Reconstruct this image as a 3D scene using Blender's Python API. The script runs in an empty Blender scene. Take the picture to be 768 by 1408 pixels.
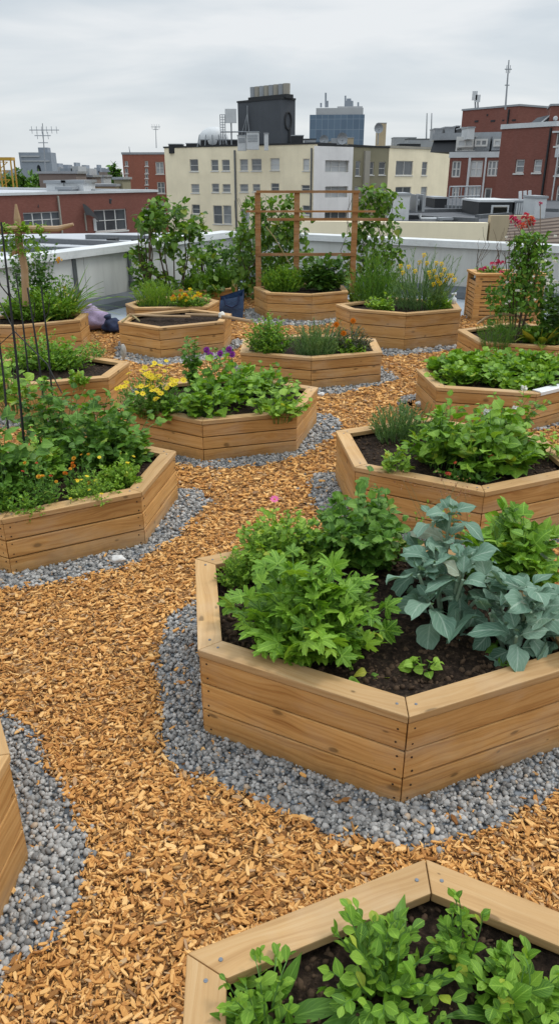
import bpy, bmesh, math, random
import numpy as np
from mathutils import Vector, noise
R = math.radians
rng = np.random.default_rng(7)
random.seed(7)
scene = bpy.context.scene
COL = scene.collection

# ------------------------------------------------------------------ objects
def tag(o, label=None, cat=None, group=None, kind=None):
    if label: o['label'] = label
    if cat: o['category'] = cat
    if group: o['group'] = group
    if kind: o['kind'] = kind
    return o

def empty(name, loc, label, cat, group=None):
    o = bpy.data.objects.new(name, None)
    o.empty_display_size = 0.1
    o.location = loc
    COL.objects.link(o)
    return tag(o, label, cat, group)

def link(name, me, mat, parent=None, loc=(0, 0, 0)):
    o = bpy.data.objects.new(name, me)
    for m in (mat if isinstance(mat, (list, tuple)) else [mat]):
        if m is not None and m.name not in [x.name for x in me.materials if x]:
            me.materials.append(m)
    o.location = loc
    COL.objects.link(o)
    if parent is not None: o.parent = parent
    return o

class MB:
    """collects polygons (numpy) and links them as one mesh object"""
    def __init__(s):
        s.v, s.l, s.n, s.uv, s.mi, s.c = [], [], [], [], [], 0
    def add(s, verts, faces, uv=None, mi=0):
        verts = np.asarray(verts, float).reshape(-1, 3)
        lp = np.array([i for f in faces for i in f], int)
        s.v.append(verts); s.l.append(lp + s.c); s.n.append(np.array([len(f) for f in faces], int))
        s.uv.append(np.zeros((len(lp), 2)) if uv is None else np.asarray(uv, float).reshape(-1, 2))
        s.mi.append(np.full(len(faces), mi, int))
        s.c += len(verts)
    def tile(s, T, pos, mats, scale, mi=0):
        """T = (verts, loops, sizes, uv); pos (N,3), mats (N,3,3) with columns side/dir/normal, scale (N,) or (N,3)"""
        tv, tl, tn, tuv = T
        N = len(pos)
        if N == 0: return
        sc = np.asarray(scale, float)
        if sc.ndim == 1: sc = np.repeat(sc[:, None], 3, 1)
        w = np.einsum('nij,nkj->nki', mats, tv[None] * sc[:, None, :]) + pos[:, None, :]
        k = len(tv)
        s.v.append(w.reshape(-1, 3))
        s.l.append((tl[None] + (np.arange(N) * k)[:, None]).reshape(-1) + s.c)
        s.n.append(np.tile(tn, N)); s.uv.append(np.tile(tuv, (N, 1))); s.mi.append(np.full(N * len(tn), mi, int))
        s.c += N * k
    def mesh(s, name, origin=(0, 0, 0), smooth=False):
        me = bpy.data.meshes.new(name)
        v = np.concatenate(s.v) - np.asarray(origin, float)
        l = np.concatenate(s.l); n = np.concatenate(s.n); uv = np.concatenate(s.uv); mi = np.concatenate(s.mi)
        me.vertices.add(len(v)); me.vertices.foreach_set('co', v.astype(np.float32).ravel())
        me.loops.add(len(l)); me.loops.foreach_set('vertex_index', l.astype(np.int32))
        me.polygons.add(len(n))
        st = np.concatenate([[0], np.cumsum(n)[:-1]])
        me.polygons.foreach_set('loop_start', st.astype(np.int32))
        me.polygons.foreach_set('material_index', mi.astype(np.int32))
        ul = me.uv_layers.new(name='UVMap')
        ul.data.foreach_set('uv', uv.astype(np.float32).ravel())
        me.polygons.foreach_set('use_smooth', np.full(len(n), smooth))
        me.update(calc_edges=True); me.validate()
        return me
    def build(s, name, mat, parent=None, smooth=False):
        if not s.v: return None
        org = tuple(parent_loc(parent)) if parent is not None else (0, 0, 0)
        return link(name, s.mesh(name, org, smooth), mat, parent)
    # shapes
    def box(s, x0, x1, y0, y1, z0, z1, mi=0):
        v = [(x0,y0,z0),(x1,y0,z0),(x1,y1,z0),(x0,y1,z0),(x0,y0,z1),(x1,y0,z1),(x1,y1,z1),(x0,y1,z1)]
        f = [(0,3,2,1),(4,5,6,7),(0,1,5,4),(1,2,6,5),(2,3,7,6),(3,0,4,7)]
        s.hexa(v, f, mi)
    def hexa(s, v, f=None, mi=0):
        f = f or [(0,3,2,1),(4,5,6,7),(0,1,5,4),(1,2,6,5),(2,3,7,6),(3,0,4,7)]
        uv = []
        for q in f:
            p = [Vector(v[i]) for i in q]
            nn = (p[1]-p[0]).cross(p[2]-p[0])
            if abs(nn.z) > 0.7 * max(nn.length, 1e-12): uv += [(a.x, a.y) for a in p]
            else:
                d = Vector((-nn.y, nn.x, 0)); d = d.normalized() if d.length > 1e-9 else Vector((1,0,0))
                uv += [(a.dot(d), a.z) for a in p]
        s.add(v, f, uv, mi)
    def obox(s, p0, p1, t0, t1, z0, z1, mi=0):
        """box along the ground line p0-p1, from t0 to t1 along its right-hand normal"""
        d = Vector((p1[0]-p0[0], p1[1]-p0[1])).normalized(); n = Vector((d.y, -d.x))
        a, b = Vector(p0[:2]), Vector(p1[:2])
        c = [a+n*t1, b+n*t1, b+n*t0, a+n*t0]
        s.hexa([(q.x,q.y,z0) for q in c] + [(q.x,q.y,z1) for q in c], None, mi)
    def tube(s, pts, r, k=6, caps=True, mi=0):
        pts = [Vector(p) for p in pts]
        rs = r if isinstance(r, (list, tuple)) else [r]*len(pts)
        v, f, up = [], [], None
        for i, p in enumerate(pts):
            t = (pts[min(i+1, len(pts)-1)] - pts[max(i-1, 0)]).normalized()
            if up is None: up = t.orthogonal().normalized()
            up = (up - t*up.dot(t)).normalized(); sd = t.cross(up)
            for j in range(k):
                a = 2*math.pi*j/k
                v.append(p + (up*math.cos(a) + sd*math.sin(a))*rs[i])
        for i in range(len(pts)-1):
            for j in range(k):
                f.append((i*k+j, i*k+(j+1)%k, (i+1)*k+(j+1)%k, (i+1)*k+j))
        if caps: f += [tuple(range(k-1,-1,-1)), tuple(range((len(pts)-1)*k, len(pts)*k))]
        s.add([tuple(q) for q in v], f, None, mi)
    def cyl(s, x, y, z0, z1, r0, r1=None, k=16, mi=0):
        r1 = r0 if r1 is None else r1
        s.tube([(x,y,z0),(x,y,z1)], [r0, r1], k, True, mi)
    def tubes(s, P, r, k=3):
        """P (S,T,3) polylines, r (S,T): thin stems"""
        S, T, _ = P.shape
        tg = np.gradient(P, axis=1); tg /= np.linalg.norm(tg, axis=2, keepdims=True) + 1e-9
        ref = np.where(np.abs(tg[..., :1]) > .8, np.array([0, 1., 0]), np.array([1., 0, 0]))
        sd = np.cross(tg, ref); sd /= np.linalg.norm(sd, axis=2, keepdims=True) + 1e-9
        up = np.cross(sd, tg)
        a = 2*np.pi*np.arange(k)/k
        V = P[:, :, None] + (sd[:, :, None]*np.cos(a)[None, None, :, None] + up[:, :, None]*np.sin(a)[None, None, :, None])*r[:, :, None, None]
        q = []
        for i in range(T-1):
            for j in range(k): q += [i*k+j, i*k+(j+1) % k, (i+1)*k+(j+1) % k, (i+1)*k+j]
        q = np.array(q)
        s.v.append(V.reshape(-1, 3)); s.l.append((q[None] + (np.arange(S)*T*k)[:, None]).reshape(-1) + s.c)
        s.n.append(np.full(S*(T-1)*k, 4)); s.uv.append(np.zeros((S*len(q), 2))); s.mi.append(np.zeros(S*(T-1)*k, int))
        s.c += S*T*k

def parent_loc(o):
    l = Vector((0, 0, 0))
    while o is not None:
        l = l + Vector(o.location); o = o.parent
    return l

# ------------------------------------------------------------------ materials
class NT:
    def __init__(s, name):
        s.m = bpy.data.materials.new(name); s.m.use_nodes = True
        s.t = s.m.node_tree; s.t.nodes.clear()
        s.out = s.t.nodes.new('ShaderNodeOutputMaterial')
    def n(s, typ, ins=None, **kw):
        nd = s.t.nodes.new('ShaderNode' + typ)
        for k, v in kw.items(): setattr(nd, k, v)
        for k, v in (ins or {}).items():
            if isinstance(v, bpy.types.NodeSocket): s.t.links.new(v, nd.inputs[k])
            else: nd.inputs[k].default_value = v
        return nd
    def mix(s, f, a, b, mode='MIX'):
        nd = s.t.nodes.new('ShaderNodeMix'); nd.data_type = 'RGBA'; nd.blend_type = mode
        for i, v in ((0, f), (6, a), (7, b)):
            if isinstance(v, bpy.types.NodeSocket): s.t.links.new(v, nd.inputs[i])
            else: nd.inputs[i].default_value = v if i == 0 else (*v[:3], 1)
        return nd.outputs[2]
    def math(s, op, a, b=0.0, c=None, clamp=False):
        nd = s.t.nodes.new('ShaderNodeMath'); nd.operation = op; nd.use_clamp = clamp
        for i, v in enumerate((a, b, c)):
            if v is None: continue
            if isinstance(v, bpy.types.NodeSocket): s.t.links.new(v, nd.inputs[i])
            else: nd.inputs[i].default_value = v
        return nd.outputs[0]
    def ramp(s, f, stops, interp='LINEAR'):
        nd = s.t.nodes.new('ShaderNodeValToRGB'); cr = nd.color_ramp; cr.interpolation = interp
        while len(cr.elements) < len(stops): cr.elements.new(0.5)
        for e, (p, c) in zip(cr.elements, stops):
            e.position = p; e.color = (*c, 1) if len(c) == 3 else c
        s.t.links.new(f, nd.inputs[0])
        return nd.outputs[0]
    def uv(s): return s.n('TexCoord').outputs['UV']
    def obj(s): return s.n('TexCoord').outputs['Object']
    def rnd(s): return s.n('NewGeometry').outputs['Random Per Island']
    def mapping(s, v, sc=(1,1,1), loc=(0,0,0)):
        return s.n('Mapping', {'Vector': v, 'Scale': sc, 'Location': loc}).outputs[0]
    def noise(s, v, scale=5, detail=4, rough=.55, dist=0.0, out=0):
        return s.n('TexNoise', {'Vector': v, 'Scale': scale, 'Detail': detail, 'Roughness': rough, 'Distortion': dist}).outputs[out]
    def bump(s, h, strength=.3, dist=.01):
        return s.n('Bump', {'Height': h, 'Strength': strength, 'Distance': dist}).outputs[0]
    def bsdf(s, col, rough=.6, normal=None, spec=.3, metal=0.0, **kw):
        ins = {'Base Color': col if isinstance(col, bpy.types.NodeSocket) else (*col, 1), 'Roughness': rough, 'Specular IOR Level': spec, 'Metallic': metal}
        if normal is not None: ins['Normal'] = normal
        ins.update(kw)
        return s.n('BsdfPrincipled', ins).outputs[0]
    def done(s, sh):
        s.t.links.new(sh, s.out.inputs[0]); return s.m

def m_plain(name, col, rough=.6, var=.25, scale=3.0, spec=.3, metal=0.0, bump=.15, streak=False):
    """painted or bare surface with weathering"""
    t = NT(name); o = t.obj()
    if streak: o = t.mapping(o, (1, 1, .15))
    a = t.noise(o, scale, 6, .6); b = t.noise(o, scale*9, 3, .6)
    f = t.math('MULTIPLY_ADD', b, .4, t.math('MULTIPLY', a, .7))
    c = t.ramp(f, [(.3, tuple(x*(1-var) for x in col)), (.55, col), (.8, tuple(min(1, x*(1+var*.5)) for x in col))])
    rr = t.math('MULTIPLY_ADD', a, .3, rough-.15)
    return t.done(t.bsdf(c, rr, t.bump(b, bump, .01) if bump else None, spec, metal))

def m_wood(name, dark, mid, light, knots=True):
    t = NT(name); uv = t.uv(); r = t.rnd()
    off = t.n('CombineXYZ', {0: t.math('MULTIPLY', r, 37.0), 1: t.math('MULTIPLY', r, 91.0), 2: t.math('MULTIPLY', r, 13.0)}).outputs[0]
    p = t.n('VectorMath', {0: uv, 1: off}, operation='ADD').outputs[0]
    warp = t.noise(t.mapping(p, (2.2, 9, 1)), 1.0, 2, .5)
    pw = t.n('CombineXYZ', {0: t.n('SeparateXYZ', {0: p}).outputs[0], 1: t.math('MULTIPLY_ADD', warp, .10, t.n('SeparateXYZ', {0: p}).outputs[1])}).outputs[0]
    g1 = t.noise(t.mapping(pw, (1.3, 34, 1)), 1.0, 4, .6)
    g2 = t.noise(t.mapping(pw, (6, 210, 1)), 1.0, 3, .6)
    wv = t.n('TexWave', {'Vector': t.mapping(pw, (.8, 15, 1)), 'Scale': 1.1, 'Distortion': 7.0, 'Detail': 3.0, 'Detail Scale': .6}, wave_type='BANDS', bands_direction='Y').outputs['Fac']
    f = t.math('ADD', t.math('MULTIPLY', g1, .72), t.math('ADD', t.math('MULTIPLY', g2, .22), t.math('MULTIPLY', wv, .06)))
    c = t.ramp(f, [(.30, dark), (.5, mid), (.70, light)])
    big = t.noise(t.mapping(p, (1.5, 4, 1)), 1.0, 2, .5)
    c = t.mix(t.math('MULTIPLY', t.math('SUBTRACT', big, .42, None, True), 1.1), c, tuple(x*.62 for x in mid))
    if knots:
        v = t.n('TexVoronoi', voronoi_dimensions='2D', ins={'Vector': t.mapping(pw, (4.2, 8.5, 1)), 'Scale': 1.0, 'Randomness': 1.0})
        size = t.math('MULTIPLY_ADD', t.n('SeparateColor', {0: v.outputs['Color']}).outputs[0], .22, -.085)
        k = t.math('DIVIDE', v.outputs['Distance'], t.math('MAXIMUM', size, .001))
        kf = t.ramp(k, [(.55, (1, 1, 1)), (.8, (.55,)*3), (1.0, (.12,)*3)])
        kf = t.math('MULTIPLY', kf, t.math('GREATER_THAN', size, .012))
        kf = t.math('MULTIPLY', kf, t.math('LESS_THAN', k, 1.4))
        c = t.mix(t.math('MULTIPLY', kf, .8), c, tuple(x*.28 for x in mid))
    tone = t.ramp(t.math('FRACT', t.math('MULTIPLY', r, 7.31)), [(0, (.60, .55, .49)), (.35, (.86, .83, .79)), (.7, (1.0, .99, .97)), (1, (1.13, 1.13, 1.12))])
    c = t.mix(1.0, c, tone, 'MULTIPLY')
    gr = t.noise(t.mapping(t.obj(), (1, 1, 1)), 1.7, 5, .65)
    c = t.mix(t.math('MULTIPLY', t.math('SUBTRACT', gr, .5, None, True), 1.3), c, tuple(x*.5 for x in dark))
    ob = t.ramp(t.n('ObjectInfo').outputs['Random'], [(0, (.86, .86, .87)), (1, (1.06, 1.04, 1.0))])
    c = t.mix(1.0, c, ob, 'MULTIPLY')
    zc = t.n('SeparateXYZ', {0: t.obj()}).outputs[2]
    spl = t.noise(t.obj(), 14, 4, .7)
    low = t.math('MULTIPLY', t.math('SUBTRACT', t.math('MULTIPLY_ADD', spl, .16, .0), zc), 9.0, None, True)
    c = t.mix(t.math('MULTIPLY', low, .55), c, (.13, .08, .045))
    fad = t.noise(t.mapping(t.obj(), (1.2, 1.2, 3)), 2.1, 4, .6)
    c = t.mix(t.math('MULTIPLY', t.math('SUBTRACT', fad, .5, None, True), 1.6), c, (.50, .40, .29))
    return t.done(t.bsdf(c, .62, t.bump(t.math('ADD', g2, t.math('MULTIPLY', g1, .6)), .25, .004), .25))

def m_leaf(name, dark, mid, light, rib=None, rough=.45, trans=.3, vein=.25, spec=.35):
    t = NT(name); uv = t.uv(); r = t.rnd()
    s = t.n('SeparateXYZ', {0: uv})
    nz = t.noise(t.obj(), 9.0, 2, .5)
    f = t.math('MULTIPLY_ADD', nz, .5, t.math('MULTIPLY_ADD', r, .8, -.2))
    c = t.ramp(f, [(.02, dark), (.42, mid), (.92, light)])
    odd = t.math('GREATER_THAN', t.math('FRACT', t.math('MULTIPLY', r, 53.7)), .965)
    c = t.mix(t.math('MULTIPLY', odd, .55), c, (light[0]*1.9, light[1]*1.12, light[2]*1.1))
    ax = t.math('ABSOLUTE', t.math('SUBTRACT', s.outputs[0], .5))
    vv = t.n('TexWave', {'Vector': t.n('CombineXYZ', {0: t.math('MULTIPLY_ADD', ax, -.9, s.outputs[1])}).outputs[0], 'Scale': 1.9, 'Distortion': .8}, wave_type='BANDS', bands_direction='X').outputs['Fac']
    vf = t.math('POWER', vv, 7.0)
    rf = t.ramp(ax, [(.02, (1, 1, 1)), (.055, (0, 0, 0))])
    rib = rib or tuple(min(1, x*1.5+.02) for x in light)
    c = t.mix(t.math('MULTIPLY', vf, vein), c, rib)
    c = t.mix(t.math('MULTIPLY', rf, vein*2.2), c, rib)
    mott = t.noise(uv, 7.0, 3, .6)
    c = t.mix(t.math('MULTIPLY', mott, .35), c, dark)
    nrm = t.bump(t.math('SUBTRACT', mott, t.math('MULTIPLY', vf, .8)), .35, .004)
    p = t.bsdf(c, rough, nrm, spec)
    tc = t.mix(1.0, c, (1.25, 1.2, .55), 'MULTIPLY')
    tr = t.n('BsdfTranslucent', {'Color': tc}).outputs[0]
    mx = t.n('MixShader', {0: trans, 1: p, 2: tr}).outputs[0]
    return t.done(mx)

def m_brick(name, a, b, mortar=(.30, .26, .23), sc=1.0):
    t = NT(name); uv = t.uv()
    br = t.n('TexBrick', {'Vector': uv, 'Color1': (*a, 1), 'Color2': (*b, 1), 'Mortar': (*mortar, 1), 'Scale': 2.2*sc, 'Mortar Size': .012, 'Bias': -.2, 'Brick Width': .5, 'Row Height': .17})
    nz = t.noise(uv, .5, 6, .65)
    c = t.mix(t.math('MULTIPLY', nz, .45), br.outputs[0], tuple(x*.45 for x in a))
    st = t.noise(t.mapping(uv, (1.2, .08, 1)), 1.0, 4, .6)
    c = t.mix(t.math('MULTIPLY', t.math('SUBTRACT', st, .5, None, True), .9), c, (.10, .07, .06))
    return t.done(t.bsdf(c, .85, t.bump(br.outputs['Fac'], -.2, .01), .2))

def m_render(name, col, dirt=.35):
    """rendered / stucco facade with streaks under openings"""
    t = NT(name); uv = t.uv()
    nz = t.noise(uv, .35, 6, .6); fine = t.noise(uv, 9, 3, .6)
    st = t.noise(t.mapping(uv, (1.6, .10, 1)), 1.0, 5, .65)
    c = t.ramp(nz, [(.3, tuple(x*.86 for x in col)), (.6, col), (.8, tuple(min(1, x*1.05) for x in col))])
    c = t.mix(t.math('MULTIPLY', t.math('SUBTRACT', st, .48, None, True), dirt*3), c, tuple(x*.5 for x in col))
    c = t.mix(t.math('MULTIPLY', fine, .12), c, tuple(x*.7 for x in col))
    return t.done(t.bsdf(c, .85, t.bump(fine, .2, .01), .2))

def m_glass(name, col=(.03, .04, .05), light=(.30, .34, .38)):
    t = NT(name); uv = t.uv(); r = t.rnd()
    nz = t.noise(uv, .8, 3, .5)
    oi = t.n('ObjectInfo').outputs['Random']
    f = t.math('ADD', t.math('MULTIPLY', oi, .75), t.math('MULTIPLY', nz, .4))
    c = t.ramp(f, [(.15, col), (.5, tuple(x*3 for x in col)), (.9, light)])
    return t.done(t.bsdf(c, .08, None, .6))

M = {}
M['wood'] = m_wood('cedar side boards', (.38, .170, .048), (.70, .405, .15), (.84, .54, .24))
M['rim'] = m_wood('cedar rim boards', (.52, .31, .135), (.69, .45, .215), (.78, .56, .31))
M['oldwood'] = m_wood('brown stained trellis wood', (.24, .11, .04), (.42, .215, .085), (.54, .30, .13), False)
M['stick'] = m_wood('bare pale stick', (.30, .19, .10), (.45, .31, .18), (.58, .42, .26), False)
M['liner'] = m_plain('black liner fabric', (.012, .011, .010), .9)
M['steel'] = m_plain('screw steel', (.20, .22, .25), .5, .15, 40, .4, .6, 0)
M['nail'] = m_plain('rusted nail head', (.045, .028, .018), .8, .2, 30)
M['blackpole'] = m_plain('black coated garden stake', (.012, .013, .013), .45, .3, 20)
def chips_mat():
    t = NT('wood chips'); r = t.rnd(); uv = t.uv()
    g = t.noise(t.mapping(t.obj(), (1, 1, 1)), 150, 3, .6)
    f = t.math('MULTIPLY_ADD', g, .35, t.math('MULTIPLY_ADD', r, .85, -.1))
    c = t.ramp(f, [(.0, (.26, .105, .028)), (.25, (.50, .235, .068)), (.6, (.64, .335, .10)), (.95, (.77, .485, .20))])
    big = t.noise(t.obj(), 1.1, 3, .5)
    c = t.mix(t.math('MULTIPLY', t.math('SUBTRACT', big, .45, None, True), .9), c, (.26, .115, .035))
    grey = t.math('GREATER_THAN', t.math('FRACT', t.math('MULTIPLY', r, 71.3)), .93)
    c = t.mix(t.math('MULTIPLY', grey, .6), c, (.33, .25, .17))
    dk = t.math('GREATER_THAN', t.math('FRACT', t.math('MULTIPLY', r, 29.1)), .90)
    c = t.mix(t.math('MULTIPLY', dk, .6), c, (.10, .04, .014))
    return t.done(t.bsdf(c, .7, t.bump(g, .4, .004), .2))
M['chips'] = chips_mat()
def mulch_mat():
    t = NT('mulch bed under chips'); o = t.obj()
    d = t.noise(o, 9, 4, .7, out=1)
    p = t.n('VectorMath', {0: o, 1: t.n('VectorMath', {0: d, 3: .16}, operation='SCALE').outputs[0]}, operation='ADD').outputs[0]
    v = t.n('TexVoronoi', voronoi_dimensions='2D', ins={'Vector': t.mapping(p, (46, 88, 1)), 'Scale': 1.0, 'Randomness': 1.0})
    f = t.n('SeparateColor', {0: v.outputs['Color']}).outputs[0]
    c = t.ramp(f, [(0, (.12, .05, .018)), (.4, (.33, .155, .05)), (.75, (.48, .26, .10)), (1, (.60, .37, .17))])
    e = t.ramp(v.outputs['Distance'], [(.30, (1, 1, 1)), (.72, (.22, .2, .18))])
    c = t.mix(1.0, c, e, 'MULTIPLY')
    return t.done(t.bsdf(c, .8, t.bump(v.outputs['Distance'], -1.0, .03), .15))
M['mulch'] = mulch_mat()
def pebble_mat():
    t = NT('grey pebbles'); r = t.rnd(); o = t.obj()
    nz = t.noise(o, 120, 3, .6)
    f = t.math('MULTIPLY_ADD', nz, .3, t.math('MULTIPLY_ADD', r, .85, -.1))
    c = t.ramp(f, [(0, (.125, .122, .116)), (.45, (.262, .257, .245)), (.85, (.42, .41, .39)), (1, (.58, .565, .53))])
    odd = t.math('GREATER_THAN', t.math('FRACT', t.math('MULTIPLY', r, 31.7)), .965)
    c = t.mix(odd, c, (.42, .33, .24))
    return t.done(t.bsdf(c, .6, t.bump(nz, .3, .003), .35))
M['pebble'] = pebble_mat()
def gravel_mat():
    t = NT('gravel bed'); o = t.obj()
    v = t.n('TexVoronoi', voronoi_dimensions='2D', ins={'Vector': o, 'Scale': 46.0, 'Randomness': 1.0})
    f = t.n('SeparateColor', {0: v.outputs['Color']}).outputs[1]
    c = t.ramp(f, [(0, (.08, .09, .10)), (.6, (.19, .21, .23)), (1, (.33, .35, .37))])
    e = t.ramp(v.outputs['Distance'], [(.3, (1, 1, 1)), (.75, (.2, .2, .2))])
    c = t.mix(1.0, c, e, 'MULTIPLY')
    return t.done(t.bsdf(c, .75, t.bump(v.outputs['Distance'], -1.0, .03), .2))
M['gravel'] = gravel_mat()
def soil_mat():
    t = NT('dark potting soil'); o = t.obj()
    a = t.noise(o, 45, 6, .7); b = t.noise(o, 9, 3, .6)
    c = t.ramp(a, [(.35, (.010, .0065, .0045)), (.53, (.028, .018, .012)), (.64, (.065, .043, .028)), (.76, (.20, .14, .09))])
    return t.done(t.bsdf(c, .9, t.bump(t.math('ADD', a, b), .9, .02), .15))
M['soil'] = soil_mat()
M['crumb'] = m_plain('soil crumbs and bark', (.075, .048, .03), .9, .8, 30, .15)

G = {}
G['fresh'] = m_leaf('fresh green leaf', (.055, .145, .010), (.165, .345, .026), (.30, .49, .055))
G['light'] = m_leaf('light green leaf', (.09, .20, .012), (.235, .42, .034), (.37, .55, .08))
G['mid'] = m_leaf('mid green leaf', (.036, .108, .012), (.105, .245, .025), (.20, .37, .048))
G['dark'] = m_leaf('dark green leaf', (.024, .075, .012), (.066, .165, .023), (.145, .28, .045))
G['tree'] = m_leaf('shrub leaf', (.028, .082, .011), (.095, .215, .024), (.23, .38, .055), trans=.35)
G['kale'] = m_leaf('blue grey kale leaf', (.070, .150, .098), (.135, .245, .170), (.225, .345, .255), (.52, .64, .52), .55, .18, .20, .3)
G['grey'] = m_leaf('silvery herb needle', (.065, .135, .05), (.145, .26, .095), (.24, .38, .16))
G['yell'] = m_leaf('yellowing leaf', (.11, .18, .02), (.25, .31, .035), (.45, .40, .06))
G['purp'] = m_leaf('purple tinged leaf', (.03, .03, .022), (.07, .075, .045), (.13, .14, .07))
G['dry'] = m_leaf('dry seed head', (.16, .06, .03), (.28, .12, .05), (.38, .2, .09))
M['stem'] = m_plain('green stem', (.10, .21, .045), .6, .3, 20)
M['kstem'] = m_plain('pale kale stem', (.26, .36, .25), .6, .2, 20)
M['brownstem'] = m_plain('brown woody stem', (.10, .07, .045), .8, .3, 20)
M['drystem'] = m_plain('dry straw stem', (.30, .25, .12), .8, .3, 20)
def petal(name, c):
    t = NT(name); r = t.n('ObjectInfo').outputs['Random']
    col = t.mix(r, tuple(x*.8 for x in c), tuple(min(1, x*1.12+.01) for x in c))
    p = t.bsdf(col, .6, None, .2); tr = t.n('BsdfTranslucent', {'Color': col}).outputs[0]
    return t.done(t.n('MixShader', {0: .3, 1: p, 2: tr}).outputs[0])
FL = {k: petal(k + ' petal', c) for k, c in dict(yellow=(.80, .62, .03), orange=(.80, .26, .02), amber=(.75, .42, .04), purple=(.36, .06, .42), pink=(.75, .16, .38), red=(.62, .05, .08), white=(.75, .75, .70), rose=(.60, .05, .14), coral=(.72, .14, .08)).items()}
FL['eye'] = m_plain('flower centre', (.42, .22, .02), .8, .3, 60)
# ------------------------------------------------------------------ leaf shapes
def tmpl(verts, faces, uv_v):
    lp = np.array([i for f in faces for i in f]); n = np.array([len(f) for f in faces])
    return np.array(verts, float), lp, n, np.array(uv_v, float)[lp]

def blade(prof, rows, cols=1, fold=.18, droop=.35, wave=0.0, seed=0, pet=0.0, twist=0.0):
    """leaf of unit length along +Y; prof(t) = half width; cols columns each side of the midrib"""
    rr = random.Random(seed); v, uv, f = [], [], []
    nc = 2*cols + 1
    ph = rr.uniform(0, 6)
    for i in range(rows):
        t = i/(rows-1); w = prof(t)
        for j in range(nc):
            q = (j-cols)/cols
            x = q*w
            z = fold*abs(x) - droop*t*t*.6 + wave*abs(q)**1.5*math.sin(ph + 9*t + (2.5 if q > 0 else 0))*(.4+.6*t)
            z += rr.uniform(-.012, .012)
            y = t - .10*abs(q)*w*wave*4
            v.append((x + twist*t*t*.2, y*(1-.12*droop*t), z)); uv.append((.5+.5*q, t))
    for i in range(rows-1):
        for j in range(nc-1):
            f.append((i*nc+j, i*nc+j+1, (i+1)*nc+j+1, (i+1)*nc+j))
    if pet: pass
    return tmpl(v, f, uv)

ov = lambda w, k=.8, p=1.0: (lambda t: .006 + w*math.sin(math.pi*min(1, t**k))**p)
def stalked(w, s, k=.8):
    def g(t):
        if t < s: return .012
        q = (t-s)/(1-s); return .012 + w*math.sin(math.pi*q**k)**.75
    return g
OVAL = [blade(ov(.30), 6, 1, .25, d, .03, i) for i, d in enumerate((.1, .35, .6, .8))]
BROAD = [blade(stalked(.40, .18, .75), 7, 2, .22, d, .05, 10+i) for i, d in enumerate((.15, .4, .7, .9))]
ROUND = [blade(stalked(.46, .22, .85), 7, 2, .2, d, .06, 20+i) for i, d in enumerate((.1, .35, .6))]
OBOV = [blade(lambda t: .012 + .30*max(0, math.sin(math.pi*t**1.35))**.7, 7, 1, .2, d, .03, 90+i) for i, d in enumerate((.05, .3, .55))]
SMALL = [blade(ov(.27), 4, 1, .3, d, 0, 30+i) for i, d in enumerate((.1, .5))]
NARROW = [blade(ov(.14, .75), 6, 1, .3, d, .02, 40+i) for i, d in enumerate((.1, .5, .9))]
STRAP = [blade(lambda t: .017*(1-t**3)+.002, 8, 1, .4, d, .0, 50+i) for i, d in enumerate((.2, .7, 1.2))]
NEEDLE = [blade(lambda t: .07*(1-t*t)+.004, 3, 1, .2, d, 0, 60+i) for i, d in enumerate((0, .3))]
def kale_prof(seed):
    rr = random.Random(seed); ph = rr.uniform(0, 6)
    def g(t):
        if t < .2: return .018
        q = (t-.2)/.8
        return .016 + .33*math.sin(math.pi*q**.95)**.58*(1+.07*math.sin(19*q+ph))
    return g
KALE = [blade(kale_prof(i), 14, 3, .16, d, .095, 70+i) for i, d in enumerate((.15, .45, .8, 1.1, .6, 1.3))]
def lobed(seed, lobes=5, droop=.3, n=40):
    rr = random.Random(seed); v, uv, f = [(0, .0, 0)], [(.5, 0)], []
    # petiole joint at origin, lobes fan out around +Y
    for ring, s in ((1, .33), (2, .68), (3, 1.0)):
        for i in range(n+1):
            a = -2.35 + 4.7*i/n
            lob = abs(math.cos(a*lobes/2*1.28/1.0))**.55
            r = (.34 + .66*lob)*(.62+.38*math.cos(a*.55))
            if ring == 3: r *= 1 + .10*math.sin(i*2.6) + rr.uniform(-.04, .04)
            if ring == 2: r = r*.8 + .12
            x, y = r*s*math.sin(a), r*s*math.cos(a)*.95 + .0
            z = .10*abs(math.sin(a*lobes/2*1.28))*s*r - droop*.45*(s*r)**2 + rr.uniform(-.015, .015)
            v.append((x*.8, y+.12, z)); uv.append((.5+.5*math.sin(a*lobes*.64)*s, s))
    m = n+1
    for i in range(n):
        f.append((0, 1+i+1, 1+i))
        for r_ in (0, 1): f.append((1+r_*m+i, 1+r_*m+i+1, 1+(r_+1)*m+i+1, 1+(r_+1)*m+i))
    v[0] = (0, .06, 0)
    return tmpl(v, f, uv)
LOBED = [lobed(i, 5, d, 36) for i, d in enumerate((.15, .5, .8))]
LOBES = [lobed(9+i, 3, d, 16) for i, d in enumerate((.2, .6))]

def frames(d, up, roll):
    d = d/(np.linalg.norm(d, axis=1, keepdims=True)+1e-9)
    s = np.cross(d, up); ln = np.linalg.norm(s, axis=1, keepdims=True)
    s = np.where(ln < 1e-4, np.array([1., 0, 0]), s/np.maximum(ln, 1e-6))
    n = np.cross(s, d)
    c, q = np.cos(roll)[:, None], np.sin(roll)[:, None]
    s2 = s*c + n*q; n2 = n*c - s*q
    return np.stack([s2, d, n2], axis=2)

def put(mb, T, pos, d, size, roll=.4, flat=0.0):
    N = len(pos)
    if N == 0: return
    up = np.tile(np.array([0, 0, 1.]), (N, 1))
    fr = frames(d, up, rng.normal(0, roll, N))
    k = rng.integers(0, len(T), N)
    sz = np.broadcast_to(np.asarray(size, float), (N,))
    for i in range(len(T)):
        q = k == i
        mb.tile(T[i], pos[q], fr[q], sz[q])

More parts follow.
